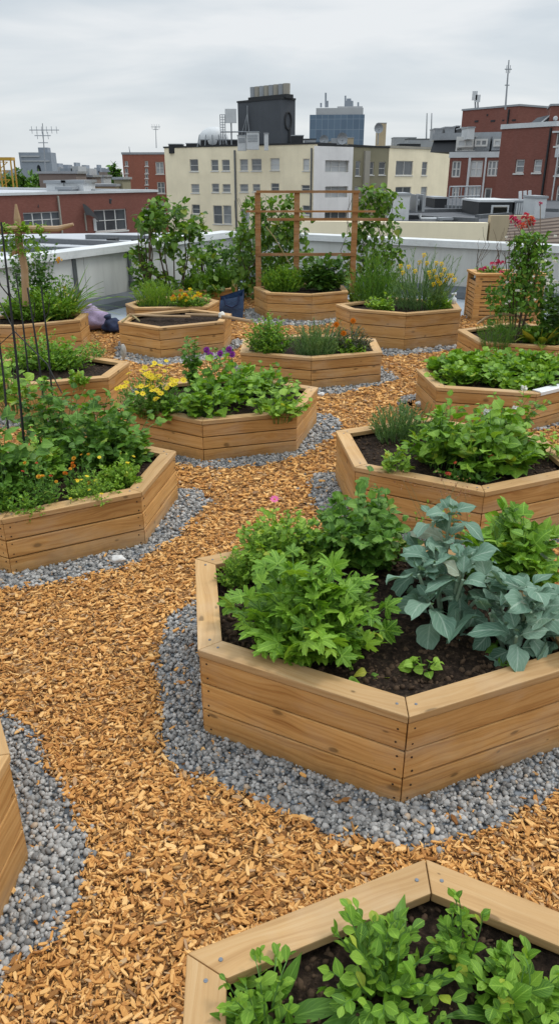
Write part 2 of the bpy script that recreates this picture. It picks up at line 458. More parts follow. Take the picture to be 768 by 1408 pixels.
def uvec(a): return a/(np.linalg.norm(a, axis=-1, keepdims=True)+1e-9)

class Plant:
    """one plant: an Empty at its foot with foliage, stems and flowers as parts"""
    def __init__(s, name, label, cat, x, y, z, group=None):
        s.root = empty(name, (x, y, z), label, cat, group); s.o = np.array([x, y, z], float)
        s.fo, s.st = {}, {}
        s.tips = None
    def leafmb(s, mat): return s.fo.setdefault(mat, MB())
    def stemmb(s, mat): return s.st.setdefault(mat, MB())
    def bush(s, rx, ry, h, ns, nl, T, size, mat='fresh', stem='stem', sr=.003, tmin=.25, up=.35, out=.8, lean=(0, 0), dome=.55, rnd=.5, off=(0, 0, 0), roll=.5, root=.35, svar=.42, hmin=.55):
        o = s.o + np.array(off)
        a = rng.uniform(0, 2*np.pi, ns); r = np.sqrt(rng.uniform(0, 1, ns))
        ph = rng.uniform(0, 6, 3); lum = .10*np.sin(2*a+ph[0]) + .10*np.sin(3*a+ph[1]) + .06*np.sin(5*a+ph[2])
        hx = h*(1-dome*r**2)*rng.uniform(hmin, 1.1, ns)*(1+1.2*lum*r); r = r*(1+.8*lum)
        end = np.stack([o[0] + rx*r*np.cos(a) + lean[0], o[1] + ry*r*np.sin(a) + lean[1], o[2] + hx], 1)
        beg = np.stack([o[0] + rx*root*r*np.cos(a), o[1] + ry*root*r*np.sin(a), np.full(ns, o[2]-.01)], 1)
        ctl = beg*.55 + end*.45; ctl[:, 2] = o[2] + hx*.75
        ctl += rng.normal(0, .12*min(rx, abs(h)), ctl.shape)
        t = np.linspace(0, 1, 6)[None, :, None]
        P = (1-t)**2*beg[:, None] + 2*t*(1-t)*ctl[:, None] + t*t*end[:, None]
        if stem: s.stemmb(stem).tubes(P, np.repeat((sr*np.linspace(1, .45, 6))[None], ns, 0))
        tt = np.clip(tmin + (1-tmin)*(np.arange(nl)[None]+rng.uniform(-.4, .4, (ns, nl)))/max(nl-1, 1), 0.02, 1)
        tt = tt[..., None]
        pos = (1-tt)**2*beg[:, None] + 2*tt*(1-tt)*ctl[:, None] + tt*tt*end[:, None]
        tan = uvec(2*(1-tt)*(ctl-beg)[:, None] + 2*tt*(end-ctl)[:, None])
        pos = pos.reshape(-1, 3); tan = tan.reshape(-1, 3); tq = tt.reshape(-1)
        ang = rng.uniform(0, 2*np.pi, len(pos))
        rad = np.stack([np.cos(ang), np.sin(ang), np.zeros(len(pos))], 1)
        rel = pos - o; rel[:, 2] = 0; rel = rel/max(rx, 1e-6)
        d = rad*out + rel*.7 + tan*(.25 + .5*(tq[:, None]**3)) + np.array([0, 0, up]) + rng.normal(0, rnd*.4, pos.shape)
        sz = size*(1-svar*tq**2)*rng.uniform(1-svar, 1+svar*.6, len(pos))
        put(s.leafmb(mat), T, pos, d, sz, roll)
        s.tips = end
        return s
    def rosette(s, n, T, size, mat, h=.0, up0=1.2, up1=.1, off=(0, 0, 0), spread=.02, svar=.25, roll=.25, stem=None, sr=.012):
        o = s.o + np.array(off)
        a = np.arange(n)*2.39996 + rng.uniform(0, 6) + rng.normal(0, .2, n)
        q = np.linspace(0, 1, n)                       # 0 = old outer leaf, 1 = young inner
        pos = np.stack([o[0] + spread*np.cos(a), o[1] + spread*np.sin(a), o[2] + h*(.25+.75*q)], 1)
        d = np.stack([np.cos(a), np.sin(a), up1 + (up0-up1)*q + rng.normal(0, .12, n)], 1)
        put(s.leafmb(mat), T, pos, d, size*(1-.55*q**1.5)*rng.uniform(1-svar, 1+svar, n), roll)
        if stem and h > 0:
            s.stemmb(stem).tube([(o[0], o[1], o[2]-.02), (o[0]+.01, o[1]+.005, o[2]+h*.5), (o[0], o[1], o[2]+h)], [sr*1.2, sr, sr*.6], 7)
        return s
    def spray(s, rx, ry, h, ns, nn, size, mat='grey', T=None, stem='stem', sr=.002, tmin=.1, dome=.4, off=(0, 0, 0), along=1.0, root=.6, hmin=.6):
        """upright stems clothed in needles (rosemary, lavender, dill)"""
        return s.bush(rx, ry, h, ns, nn, T or NEEDLE, size, mat, stem, sr, tmin, .9*along, .55, (0, 0), dome, .5, off, .8, root, .3, hmin)
    def canes(s, pts, r=.004, mat='brownstem', k=4):
        s.stemmb(mat).tube(pts, r if not isinstance(r, tuple) else list(np.linspace(r[0], r[1], len(pts))), k)
        return s
    def flower(s, kind, pos, size, colour, nrm=None):
        me = flower_mesh(kind, colour)
        o = bpy.data.objects.new('flower', me); COL.objects.link(o); o.parent = s.root
        o.location = Vector(pos) - Vector(s.o)
        n = Vector(nrm) if nrm is not None else Vector((random.uniform(-.5, .5), random.uniform(-.9, .1), 1))
        o.rotation_euler = n.to_track_quat('Z', 'Y').to_euler(); o.scale = (size,)*3
        return o
    def flowers(s, kind, n, size, colour, h=0.03, zone=None, stem='stem', sr=.0016, tall=.04):
        """n flowers over the tips of the last bush (or over the given points)"""
        tips = s.tips if zone is None else np.array(zone)
        idx = np.argsort(-(tips[:, 2]*.6 - tips[:, 1]*.25) + rng.normal(0, .06, len(tips)))[:n]
        for i in idx:
            p = tips[i] + np.array([random.uniform(-.01, .01), random.uniform(-.01, .01), h + random.uniform(0, tall)])
            s.flower(kind, p, size*random.uniform(.75, 1.2), colour)
            if stem: s.stemmb(stem).tube([tuple(tips[i] - np.array([0, 0, .05])), tuple((tips[i]+p)/2 + rng.normal(0, .004, 3)), tuple(p)], sr, 4, False)
        return s
    def done(s):
        for m, mb in s.st.items(): mb.build('stem', M[m], s.root)
        for m, mb in s.fo.items(): mb.build('foliage', G[m], s.root, True)
        return s.root

_fm = {}
def flower_mesh(kind, colour):
    key = (kind, colour)
    if key in _fm: return _fm[key]
    mb = MB(); rr = random.Random(len(_fm))
    if kind == 'daisy':
        T = blade(ov(.27, .7), 4, 1, .1, .15, 0, 1); N = 9
        a = np.arange(N)*2*np.pi/N
        d = np.stack([np.cos(a), np.sin(a), np.full(N, .25)], 1)
        mb.tile(T, d*.12, frames(d, np.tile([0, 0, 1.], (N, 1)), np.zeros(N)), np.full(N, .9))
        mb.tube([(0, 0, -.02), (0, 0, .12), (0, 0, .16)], [.22, .2, .08], 10, True, 1)
    elif kind == 'pompon':
        for ring, (N, up, sc) in enumerate(((10, .15, .9), (9, .7, .75), (7, 1.6, .6))):
            T = blade(ov(.36, .8), 4, 1, .2, -.2, .1, ring); a = np.arange(N)*2*np.pi/N + ring*.3
            d = np.stack([np.cos(a), np.sin(a), np.full(N, up)], 1)
            mb.tile(T, d*.05, frames(d, np.tile([0, 0, 1.], (N, 1)), rng.normal(0, .2, N)), np.full(N, sc))
        mb.tube([(0, 0, -.2), (0, 0, .2)], [.1, .3], 8, True, 1)
    elif kind == 'cluster':
        N = 26; d = uvec(rng.normal(0, 1, (N, 3))); d[:, 2] = np.abs(d[:, 2])*.9 - .15
        T = blade(ov(.42, .8), 3, 1, .2, .3, 0, 3)
        mb.tile(T, d*.45*rng.uniform(.5, 1, (N, 1)), frames(d + rng.normal(0, .6, (N, 3)), np.tile([0, 0, 1.], (N, 1)), rng.uniform(-2, 2, N)), rng.uniform(.4, .7, N))
        mb.tube([(0, 0, -.2), (0, 0, .2)], [.05, .1], 6, True, 1)
    me = mb.mesh('flower')
    me.materials.append(FL[colour]); me.materials.append(FL['eye'])
    _fm[key] = me
    return me

# ------------------------------------------------------------------ planters
def ccw(p):
    a = sum(p[i][0]*p[(i+1) % len(p)][1] - p[(i+1) % len(p)][0]*p[i][1] for i in range(len(p)))
    return list(p) if a > 0 else list(p)[::-1]
def inset(p, d):
    n = len(p); out = []
    for i in range(n):
        a, b, c = Vector(p[i-1]), Vector(p[i]), Vector(p[(i+1) % n])
        d1, d2 = (b-a).normalized(), (c-b).normalized()
        n1, n2 = Vector((-d1.y, d1.x)), Vector((-d2.y, d2.x))
        m = (n1+n2).normalized(); out.append(tuple(b + m*(d/max(m.dot(n1), .25))))
    return out
def inside(P, pts):
    P = np.asarray(P); x, y = pts[:, 0], pts[:, 1]; r = np.zeros(len(pts), bool)
    for i in range(len(P)):
        (x0, y0), (x1, y1) = P[i-1], P[i]
        if y0 == y1: continue
        r ^= ((y0 > y) != (y1 > y)) & (x < (x1-x0)*(y-y0)/(y1-y0) + x0)
    return r
def hexa_board(bm, ul, o0, o1, i0, i1, z0, z1, bev=.003, gap=.0012):
    """a board between outer edge o0-o1 and inner edge i0-i1, with eased edges and grain uv along its length"""
    o0, o1, i0, i1 = (Vector((*q, 0)) for q in (o0, o1, i0, i1))
    d = (o1-o0).normalized(); nrm = Vector((-d.y, d.x, 0))
    o0, i0, o1, i1 = o0+d*gap, i0+d*gap, o1-d*gap, i1-d*gap
    vs = [bm.verts.new((q.x, q.y, z)) for z in (z0, z1) for q in (o0, o1, i1, i0)]
    fs = [bm.faces.new([vs[i] for i in f]) for f in ((0,3,2,1),(4,5,6,7),(0,1,5,4),(1,2,6,5),(2,3,7,6),(3,0,4,7))]
    es = list({e for f in fs for e in f.edges})
    if bev:
        res = bmesh.ops.bevel(bm, geom=es, offset=bev, segments=2, profile=.6, affect='EDGES')
        fs = list({f for v in vs if v.is_valid for f in v.link_faces} | set(res['faces']))
        seen, st = set(), [fs[0]]
        while st:
            f = st.pop()
            if f in seen: continue
            seen.add(f); st += [g for e in f.edges for g in e.link_faces]
        fs = list(seen)
    du, dv = random.uniform(0, 9), random.uniform(0, 9)
    for f in fs:
        flat = abs(f.normal.z) > .7 if f.normal.length else False
        f.normal_update(); flat = abs(f.normal.z) > .7
        for l in f.loops:
            c = l.vert.co - o0
            l[ul].uv = (c.dot(d)+du, (c.dot(nrm) if flat else l.vert.co.z)+dv)

SCREW = None
def screw_mesh():
    global SCREW
    if SCREW is None:
        mb = MB(); mb.tube([(0,0,-.004),(0,0,.0008),(0,0,.0016)], [.0052,.0052,.0042], 12)
        mb.box(-.0036,.0036,-.0006,.0006,.0015,.0022); mb.box(-.0006,.0006,-.0036,.0036,.0015,.00225)
        SCREW = mb.mesh('screw'); SCREW.materials.append(M['steel'])
    return SCREW

NAIL = None
def nail_mesh():
    global NAIL
    if NAIL is None:
        mb = MB(); mb.tube([(0,0,-.003),(0,0,.0006),(0,0,.0010)], [.0042,.0040,.002], 8); NAIL = mb.mesh('nail'); NAIL.materials.append(M['nail'])
    return NAIL
PLANTERS = []
def planter(label, poly, hb, sill=.05, screws=False, rim=True, crumbs=300, courses=3, rimw=.092, smallbump=True, nails=False):
    poly = ccw(poly); n = len(poly)
    cx = sum(p[0] for p in poly)/n; cy = sum(p[1] for p in poly)/n
    root = empty('hexagonal_planter', (cx, cy, 0), label, 'raised bed', 'hexagonal wooden raised beds on the roof')
    loc = [(p[0]-cx, p[1]-cy) for p in poly]
    outer, inn, rin = inset(loc, .007), inset(loc, .034), inset(loc, rimw)
    ztop = hb - .031
    for i in range(n):
        j = (i+1) % n
        bm = bmesh.new(); ul = bm.loops.layers.uv.new('UVMap')
        hc = ztop/courses
        for k in range(courses):
            e = random.uniform(-.0025, .0025)
            sh = Vector((outer[j][0]-outer[i][0], outer[j][1]-outer[i][1])).normalized(); nn = Vector((-sh.y, sh.x))*e
            q = lambda p: (p[0]+nn.x, p[1]+nn.y)
            hexa_board(bm, ul, q(outer[i]), q(outer[j]), q(inn[i]), q(inn[j]), k*hc+(.0 if k == 0 else .0038), (k+1)*hc-.0038 if k < courses-1 else ztop-.004, .0045)
        me = bpy.data.meshes.new('side_panel'); bm.to_mesh(me); bm.free()
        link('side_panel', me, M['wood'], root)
        if nails:
            a, b = Vector(outer[i]), Vector(outer[j]); d = (b-a).normalized(); nn = Vector((d.y, -d.x))
            for k in range(courses):
                for e0, dd in ((a, d), (b, -d)):
                    for fz in (.25, .75):
                        q = e0 + dd*random.uniform(.022, .036) + nn*.0022
                        o = bpy.data.objects.new('nail', nail_mesh()); COL.objects.link(o); o.parent = root
                        o.location = (q.x, q.y, (k+fz+random.uniform(-.05, .05))*hc); o.rotation_euler = Vector((nn.x, nn.y, 0)).to_track_quat('Z', 'Y').to_euler()
        if rim:
            bm = bmesh.new(); ul = bm.loops.layers.uv.new('UVMap')
            hexa_board(bm, ul, loc[i], loc[j], rin[i], rin[j], hb-.03, hb + random.uniform(-.001, .001), .004, .0014)
            me = bpy.data.meshes.new('rim_board'); bm.to_mesh(me); bm.free()
            link('rim_board', me, M['rim'], root)
        if screws:
            mid = [((loc[q][0]+rin[q][0])/2, (loc[q][1]+rin[q][1])/2) for q in (i, j)]
            a, b = Vector(mid[0]), Vector(mid[1]); d = (b-a).normalized()
            for p in (a+d*.035, b-d*.035):
                s = bpy.data.objects.new('screw', screw_mesh()); COL.objects.link(s); s.parent = root
                s.location = (p.x, p.y, hb+.0006); s.rotation_euler.z = random.uniform(0, 3)
    lo, li = inset(loc, .0362), inset(loc, .040)
    mb = MB()
    for i in range(n):
        j = (i+1) % n
        mb.hexa([(*lo[i], .01), (*lo[j], .01), (*li[j], .01), (*li[i], .01), (*lo[i], ztop-.002), (*lo[j], ztop-.002), (*li[j], ztop-.002), (*li[i], ztop-.002)])
    o = link('liner', mb.mesh('liner'), M['liner'], root)
    # soil: a lumpy surface with crumbs and twigs
    sp = inset(loc, .0405); zs = hb - sill
    K = 34 if crumbs > 500 else 18
    mb = MB(); vs = [(0., 0., 0.)]; fs = []
    S = n*8
    ring = []
    for k in range(S):
        i = k*n//S; f = (k*n/S) - i; a, b = sp[i], sp[(i+1) % n]
        ring.append((a[0]+(b[0]-a[0])*f, a[1]+(b[1]-a[1])*f))
    for r in range(1, K+1):
        for (x, y) in ring: vs.append((x*r/K, y*r/K, 0))
    for k in range(S):
        fs.append((0, 1+k, 1+(k+1) % S))
        for r in range(K-1): fs.append((1+r*S+k, 1+(r+1)*S+k, 1+(r+1)*S+(k+1) % S, 1+r*S+(k+1) % S))
    out = []
    for (x, y, _) in vs:
        q = Vector((x+cx, y+cy, 0))
        rr = math.hypot(x, y)
        out.append((x, y, zs + .018*(noise.noise(q*5)) + (.013*noise.noise(q*21) + .009*noise.noise(q*55) if smallbump else 0) + .02*max(0, 1-rr/.6)))
    mb.add(out, fs)
    if crumbs:
        T = ROCKS[0]
        pts = rng.uniform(-1.2, 1.2, (crumbs*4, 2)); pts = pts[inside(sp, pts)][:crumbs]
        N = len(pts)
        if N:
            zz = np.array([zs + .018*noise.noise(Vector((p[0]+cx, p[1]+cy, 0))*5) for p in pts]) + .004
            pos = np.concatenate([pts, zz[:, None]], 1); d = rng.normal(0, 1, (N, 3))
            sc = rng.uniform(.003, .011, (N, 1))*rng.uniform(.4, 1.7, (N, 3))
            mb.tile(T, pos, frames(d, np.tile([0, 0, 1.], (N, 1)), rng.uniform(0, 6, N)), sc, 1)
    o = link('soil', mb.mesh('soil', smooth=True), [M['soil'], M['crumb']], root)
    PLANTERS.append(poly)
    return root

def rock_t(seed, sub=1):
    bm = bmesh.new(); bmesh.ops.create_icosphere(bm, subdivisions=sub, radius=1)
    o = Vector((seed*3.1, seed*1.7, 0))
    for v in bm.verts: v.co *= 1 + .30*noise.noise(v.co*1.1+o) + .12*noise.noise(v.co*2.3+o)
    vs = [tuple(v.co) for v in bm.verts]; fs = [tuple(v.index for v in f.verts) for f in bm.faces]
    bm.free()
    return tmpl(vs, fs, [(0, 0)]*len(vs))
ROCKS = [rock_t(i, 1) for i in range(1)]
PEBS = [rock_t(3+i, 2) for i in range(7)]
PEBLO = [rock_t(13+i, 1) for i in range(5)]
def chip_t(seed):
    rr = random.Random(seed); n = 6
    L, W, H = 1.0, rr.uniform(.13, .52), rr.uniform(.07, .15)
    a = sorted(rr.uniform(0, 2*math.pi) for _ in range(n)); a = [2*math.pi*(i+rr.uniform(-.33, .33))/n for i in range(n)]
    o = [(W*.5*math.copysign(abs(math.cos(q))**.7, math.cos(q)), L*.5*math.copysign(abs(math.sin(q))**.75, math.sin(q))) for q in a]
    bend = rr.uniform(-.12, .12)
    top = [(x*.86, y*.95, H*.5+bend*y*y+rr.uniform(-.02, .02)) for x, y in o]; bot = [(x, y, -H*.5+bend*y*y) for x, y in o]
    f = [tuple(range(n)), tuple(range(2*n-1, n-1, -1))] + [(n+i, n+(i+1) % n, (i+1) % n, i) for i in range(n)]
    return tmpl(top+bot, f, [(0, 0)]*(2*n))
CHIPS = [chip_t(i) for i in range(22)]
# ------------------------------------------------------------------ roof garden ground
WALL_A, WALL_C, WALL_B = (-5.9, 6.84), (-.915, 16.3), (8.4, 10.44)
def sheet(name, poly, z, mat, kind='structure', thick=None):
    mb = MB(); poly = ccw(poly)
    mb.add([(x, y, z) for x, y in poly], [tuple(range(len(poly)))], [(x, y) for x, y in poly])
    if thick:
        n = len(poly)
        mb.add([(x, y, z) for x, y in poly] + [(x, y, z-thick) for x, y in poly], [(i, i+n, (i+1) % n+n, (i+1) % n) for i in range(n)])
    o = mb.build(name, mat); tag(o, kind=kind); return o
M['membrane'] = m_plain('grey roof membrane', (.30, .34, .38), .55, .35, 1.2, .4)
M['cityground'] = m_plain('city ground', (.13, .14, .13), .95, .5, .01, .1, 0, 0)
sheet('city_ground', [(-5000, -500), (5000, -500), (5000, 6000), (-5000, 6000)], -16, M['cityground'])
sheet('roof_deck', [(-6.2, -3), (8.8, -3), (8.8, 10.2), (-.915, 16.35), (-6.2, 6.4)], -.010, M['membrane'], thick=.5)
MULCH = [(-5.2, -2.5), (7.5, -2.5), (7.5, 9.7), (2.88, 11.473), (2.3, 12.6), (-.4, 14.2), (-1.6, 13.2), (-2.012, 10.871), (-2.278, 10.537), (-2.719, 10.871), (-3.7, 10.0), (-5.2, 7.2)]
sheet('mulch_ground', MULCH, 0.0, M['mulch'])

# planters: plan outlines
def full(p1, p2, p3):           # three neighbouring corners of a near-regular hexagon
    c = (p1[0]+p3[0]-p2[0], p1[1]+p3[1]-p2[1])
    r = lambda p: (2*c[0]-p[0], 2*c[1]-p[1])
    return [p1, p2, p3, r(p1), r(p2), r(p3)]
def half(p0, p1, p2, p3):       # four neighbouring corners, the rest by point symmetry
    c = ((p0[0]+p3[0])/2, (p0[1]+p3[1])/2)
    r = lambda p: (2*c[0]-p[0], 2*c[1]-p[1])
    return [p0, p1, p2, p3, r(p1), r(p2)]
BED = {
 'A': (half((-.388, 2.947), (-.303, 2.235), (.420, 1.865), (1.16, 2.18)), .40),
 'B': (full((-0.215, 1.102), (0.385, 1.359), (1.02, 1.035)), .36),
 'C': ([(-1.13, 2.27), (-.80, 1.66), (-.85, .96), (-1.5, .6), (-2.05, 1.0), (-1.85, 1.95)], .44),
 'D': (full((-.68, 4.53), (-.79, 3.845), (-1.47, 3.475)), .345),
 'E': (full((-1.45, 7.02), (-1.53, 6.42), (-2.22, 6.17)), .355),
 'F': (full((-2.47, 9.64), (-2.46, 9.148), (-3.12, 8.74)), .375),
 'G': (half((-1.234, 5.609), (-.579, 5.214), (.142, 5.44), (.337, 6.18)), .33),
 'H': (half((.394, 4.89), (.462, 4.188), (1.164, 3.791), (1.86, 4.11)), .366),
 'I': (half((1.295, 6.80), (1.355, 6.17), (2.16, 5.96), (2.82, 6.42)), .33),
 'J': (full((2.12, 8.794), (2.198, 8.066), (2.983, 7.787)), .326),
 'K': (half((-.411, 7.545), (.322, 7.28), (1.068, 7.545), (1.076, 8.247)), .33),
 'L': (half((-1.97, 9.02), (-1.407, 8.62), (-.68, 9.04), (-.615, 9.6)), .375),
 'M': ([(-2.19, 10.62), (-1.99, 10.24), (-1.0, 10.34), (-.87, 10.9), (-1.25, 11.4), (-1.95, 11.25)], .34),
 'N': ([(-1.75, 12.2), (-1.345, 12.293), (-.76, 12.6), (-.72, 13.06), (-1.15, 13.5), (-1.7, 13.1)], .28),
 'O': ([(-.41, 11.9), (-.195, 11.26), (.478, 11.08), (1.041, 11.40), (1.02, 12.05), (.3, 12.4)], .40),
 'P': ([(.735, 9.83), (.885, 9.42), (1.55, 9.09), (2.30, 9.42), (2.36, 10.02), (1.55, 10.42)], .46),
}
LAB = {
 'A': 'big honey coloured hexagonal cedar bed holding the blue grey kale',
 'B': 'pale rimmed cedar bed nearest the camera with young pea shoots',
 'C': 'cedar bed cut off at the left picture edge beside grey gravel',
 'D': 'cedar bed with marigolds and black stakes at the left',
 'E': 'cedar bed of mixed leafy greens behind the black stakes with a stone on its corner',
 'F': 'cedar bed of parsley under the crossed branch beside the mauve sack',
 'G': 'cedar bed of spinach with yellow daisies at its left corner',
 'H': 'cedar bed with a broad leaved clump and lavender behind the kale bed',
 'I': 'cedar bed filled to the rim with lettuce and a white strip on one edge',
 'J': 'cedar bed holding the tall rose bush by the slatted planter',
 'K': 'cedar bed with orange calendula and a round basil bush',
 'L': 'bare soil cedar bed with sticks and twine across its rim',
 'M': 'low cedar bed with yellow and orange flowers behind the bare soil bed',
 'N': 'small cedar bed with two green herb mounds by the parapet corner',
 'O': 'cedar bed carrying the brown wooden trellis',
 'P': 'tall cedar bed of feathery herbs with yellow flower spikes',
}
NEAR = 'ABCDGHI'
for k in BED:
    planter(LAB[k], BED[k][0], BED[k][1], .05 if k != 'B' else .06, k in NEAR, True, {'A': 2600, 'B': 2600, 'D': 1500, 'H': 1500, 'C': 200}.get(k, 300), nails=k in 'AD')
ZS = {k: BED[k][1]-.05 for k in BED}

# gravel skirts
def wob(poly, d, amp, seed, n=7):
    poly = inset(ccw(poly), -d); out = []
    for i in range(len(poly)):
        a, b = poly[i], poly[(i+1) % len(poly)]
        for k in range(n):
            f = k/n; x, y = a[0]+(b[0]-a[0])*f, a[1]+(b[1]-a[1])*f
            q = amp*(noise.noise(Vector((x*2.3, y*2.3, seed))) + .5*noise.noise(Vector((x*6, y*6, seed))))
            cx, cy = sum(p[0] for p in poly)/len(poly), sum(p[1] for p in poly)/len(poly)
            l = math.hypot(x-cx, y-cy); out.append((x+(x-cx)/l*q, y+(y-cy)/l*q))
    return out
GRAVEL = {
 'A': [(-0.213, 3.412), (-0.435, 3.206), (-0.527, 3.11), (-0.56, 2.93), (-0.523, 2.544), (-0.47, 2.27), (-0.441, 2.11), (-0.346, 2.029), (-0.221, 1.972), (-0.101, 1.915), (0.04, 1.828), (0.185, 1.749), (0.35, 1.714), (0.47, 1.714), (0.622, 1.752), (0.787, 1.818), (0.993, 1.921), (1.25, 1.95), (1.5, 2.3), (1.2, 3.0), (.4, 3.35)],
 'C': [(-1.255, 2.335), (-1.114, 2.321), (-0.984, 2.262), (-0.882, 2.091), (-0.754, 1.898), (-0.659, 1.743), (-0.605, 1.658), (-0.624, 1.565), (-0.601, 1.507), (-0.64, 1.455), (-0.641, 1.398), (-0.709, 1.344), (-0.766, 1.272), (-.75, .6), (-1.5, .5), (-2, 1.2)],
 'D': [(-1.702, 3.299), (-1.485, 3.336), (-1.262, 3.366), (-1.058, 3.491), (-0.853, 3.573), (-0.706, 3.819), (-0.615, 3.953), (-0.574, 4.178), (-0.486, 4.426), (-0.546, 4.647), (-0.711, 4.711), (-.75, 4.75), (-1.4, 4.7), (-2.2, 4.0)],
 'G': [(-0.739, 5.148), (-0.457, 5.073), (-0.132, 5.148), (0.177, 5.353), (0.399, 5.731), (0.532, 6.056), (0.515, 6.349), (0.354, 6.437), (.25, 6.4), (-1.0, 6.5), (-1.4, 5.8)],
 'H': [(0.45, 4.971), (0.301, 5.0), (0.226, 4.859), (0.235, 4.473), (0.303, 4.136), (0.768, 3.885), (1.34, 3.746), (1.567, 3.819), (1.773, 3.885), (2.0, 4.1), (1.8, 5.0), (.7, 5.1)],
 'K': [(0.116, 7.041), (0.632, 7.174), (1.034, 7.453), (1.259, 7.691), (1.234, 8.141), (1.2, 7.9), (1.1, 8.4), (.3, 8.7), (-.5, 8.3), (-.5, 7.5)],
 'I': [(1.076, 6.437), (1.158, 6.764), (1.367, 6.964), (1.488, 6.668), (2.199, 5.977), (2.9, 6.3), (2.9, 7.0), (2.0, 7.4), (1.2, 7.0)],
 'P': [(0.839, 8.912), (1.381, 8.833), (1.952, 9.033), (2.372, 9.285), (2.5, 10.0), (1.5, 10.6), (.6, 10.0)],
 'O': [(-0.551, 11.473), (-0.366, 10.929), (0.485, 10.702), (1.058, 11.225), (1.2, 12.2), (.3, 12.6), (-.55, 12.2)],
 'L': [(-1.977, 8.717), (-1.645, 8.42), (-1.358, 8.314), (-0.726, 8.604), (-0.462, 9.459), (-.5, 9.7), (-1.2, 10.1), (-2.1, 9.6)],
 'E': [(-1.563, 6.437), (-1.406, 6.862), (-1.375, 7.311), (-1.3, 7.2), (-2, 7.6), (-3, 7.0), (-2.4, 6.0)],
}
gs = MB()
for q, (k, p) in enumerate(GRAVEL.items()):
    p = ccw(p); c = (sum(a[0] for a in p)/len(p), sum(a[1] for a in p)/len(p))
    bp = BED[k][0]; c = (sum(a[0] for a in bp)/6, sum(a[1] for a in bp)/6)
    fine = []
    for i in range(len(p)):
        a, b = p[i], p[(i+1) % len(p)]; L_ = math.hypot(b[0]-a[0], b[1]-a[1]); m = max(1, int(L_/.05))
        for t in range(m):
            x, y = a[0]+(b[0]-a[0])*t/m, a[1]+(b[1]-a[1])*t/m
            fine.append((x+.035*noise.noise(Vector((x*9, y*9, q)))+.02*noise.noise(Vector((x*25, y*25, q))), y+.035*noise.noise(Vector((x*9, y*9, q+5)))+.02*noise.noise(Vector((x*25, y*25, q+5)))))
    GRAVEL[k] = fine
    n = len(fine)
    gs.add([(c[0], c[1], .004)] + [(x, y, .004) for x, y in fine], [(0, 1+i, 1+(i+1) % n) for i in range(n)])
tag(gs.build('gravel_ground', M['gravel']), kind='structure')

def view_ok(p, mu=.22):
    """points of the ground that lie in or close to the view"""
    Yv = p[:, 1]*0.907 + 2.0*0.421; u = p[:, 0]/np.maximum(Yv, .1)
    vv = (p[:, 1]*0.421 - 2.0*0.907)/np.maximum(Yv, .1)
    return (np.abs(u) < .384+mu) & (vv > -.704-mu*.4)
def in_any(polys, p):
    r = np.zeros(len(p), bool)
    for q in polys: r |= inside(q, p)
    return r
def scatter(y0, y1, dens, W=8.):
    n = int(dens*(y1-y0)*W)
    p = np.stack([rng.uniform(-W/2, W/2, n), rng.uniform(y0, y1, n)], 1)
    return p[view_ok(p)]
BOXES = [inset(q, .012) for q in PLANTERS]
GP = list(GRAVEL.values())
def lay(mb, T, p, size, z0, zr, tilt, flat=1.0, svar=.35):
    N = len(p)
    pos = np.concatenate([p, (z0 + rng.uniform(0, zr, N))[:, None]], 1)
    a = rng.uniform(0, 2*np.pi, N)
    d = np.stack([np.cos(a), np.sin(a), rng.normal(0, tilt, N)], 1)
    fr = frames(d, np.tile([0, 0, 1.], (N, 1)), rng.normal(0, tilt*1.3, N))
    k = rng.integers(0, len(T), N); sz = size*np.minimum(np.exp(rng.normal(0, svar, N)), 1.75)
    for i in range(len(T)):
        q = k == i; S = np.stack([sz[q], sz[q], sz[q]*flat], 1) if np.isscalar(flat) else sz[q]
        mb.tile(T[i], pos[q], fr[q], S)
chips = MB(); total = 0
for y0, y1, dens, size in ((.55, 1.6, 7600, .0245), (1.6, 2.6, 6600, .0245), (2.6, 4.2, 4400, .026), (4.2, 6.5, 2300, .031), (6.5, 9.6, 1000, .041), (9.6, 13.5, 420, .052)):
    p = scatter(y0, y1, dens)
    keep = ~in_any(BOXES, p) & inside(MULCH, p)
    ing = in_any(GP, p)
    p2 = p + rng.normal(0, .03, p.shape); ing2 = in_any(GP, p2)
    keep &= ~(ing & (ing2 | (rng.uniform(0, 1, len(p)) < .75))) | (ing & (rng.uniform(0, 1, len(p)) < .03))
    p = p[keep]; total += len(p)
    lay(chips, CHIPS, p, size, .002, .018, .15, 1.0, .42)
for y0, y1, dens in ((.55, 2.6, 4200), (2.6, 4.0, 1800)):      # fines and shreds between the chips
    p = scatter(y0, y1, dens)
    p = p[~in_any(BOXES, p) & inside(MULCH, p) & ~(in_any(GP, p) & (rng.uniform(0, 1, len(p)) < .985))]
    lay(chips, CHIPS, p, .0115, .010, .012, .25, 1.0, .4)
o = chips.build('wood_chips', M['chips']); tag(o, 'golden brown wood chips covering the paths', kind='stuff')
peb = MB(); tp = 0
for y0, y1, dens, size, T in ((.7, 1.9, 8600, .0076, PEBS), (1.9, 3.2, 7400, .0078, PEBLO), (3.2, 5.5, 4600, .0092, PEBLO), (5.5, 9.0, 1900, .013, PEBLO), (9.0, 12.5, 700, .02, PEBLO)):
    p = scatter(y0, y1, dens)
    p = p[(in_any(GP, p + rng.normal(0, .016, p.shape)) | (in_any(GP, p + rng.normal(0, .07, p.shape)) & (rng.uniform(0, 1, len(p)) < .08))) & ~in_any(BOXES, p)]; tp += len(p)
    lay(peb, T, p, size, .004, .010, .5, .74, .36)
o = peb.build('gravel', M['pebble'], None, True); tag(o, 'grey pebbles spread around the planters', kind='stuff')
print('chips', total, 'pebbles', tp)

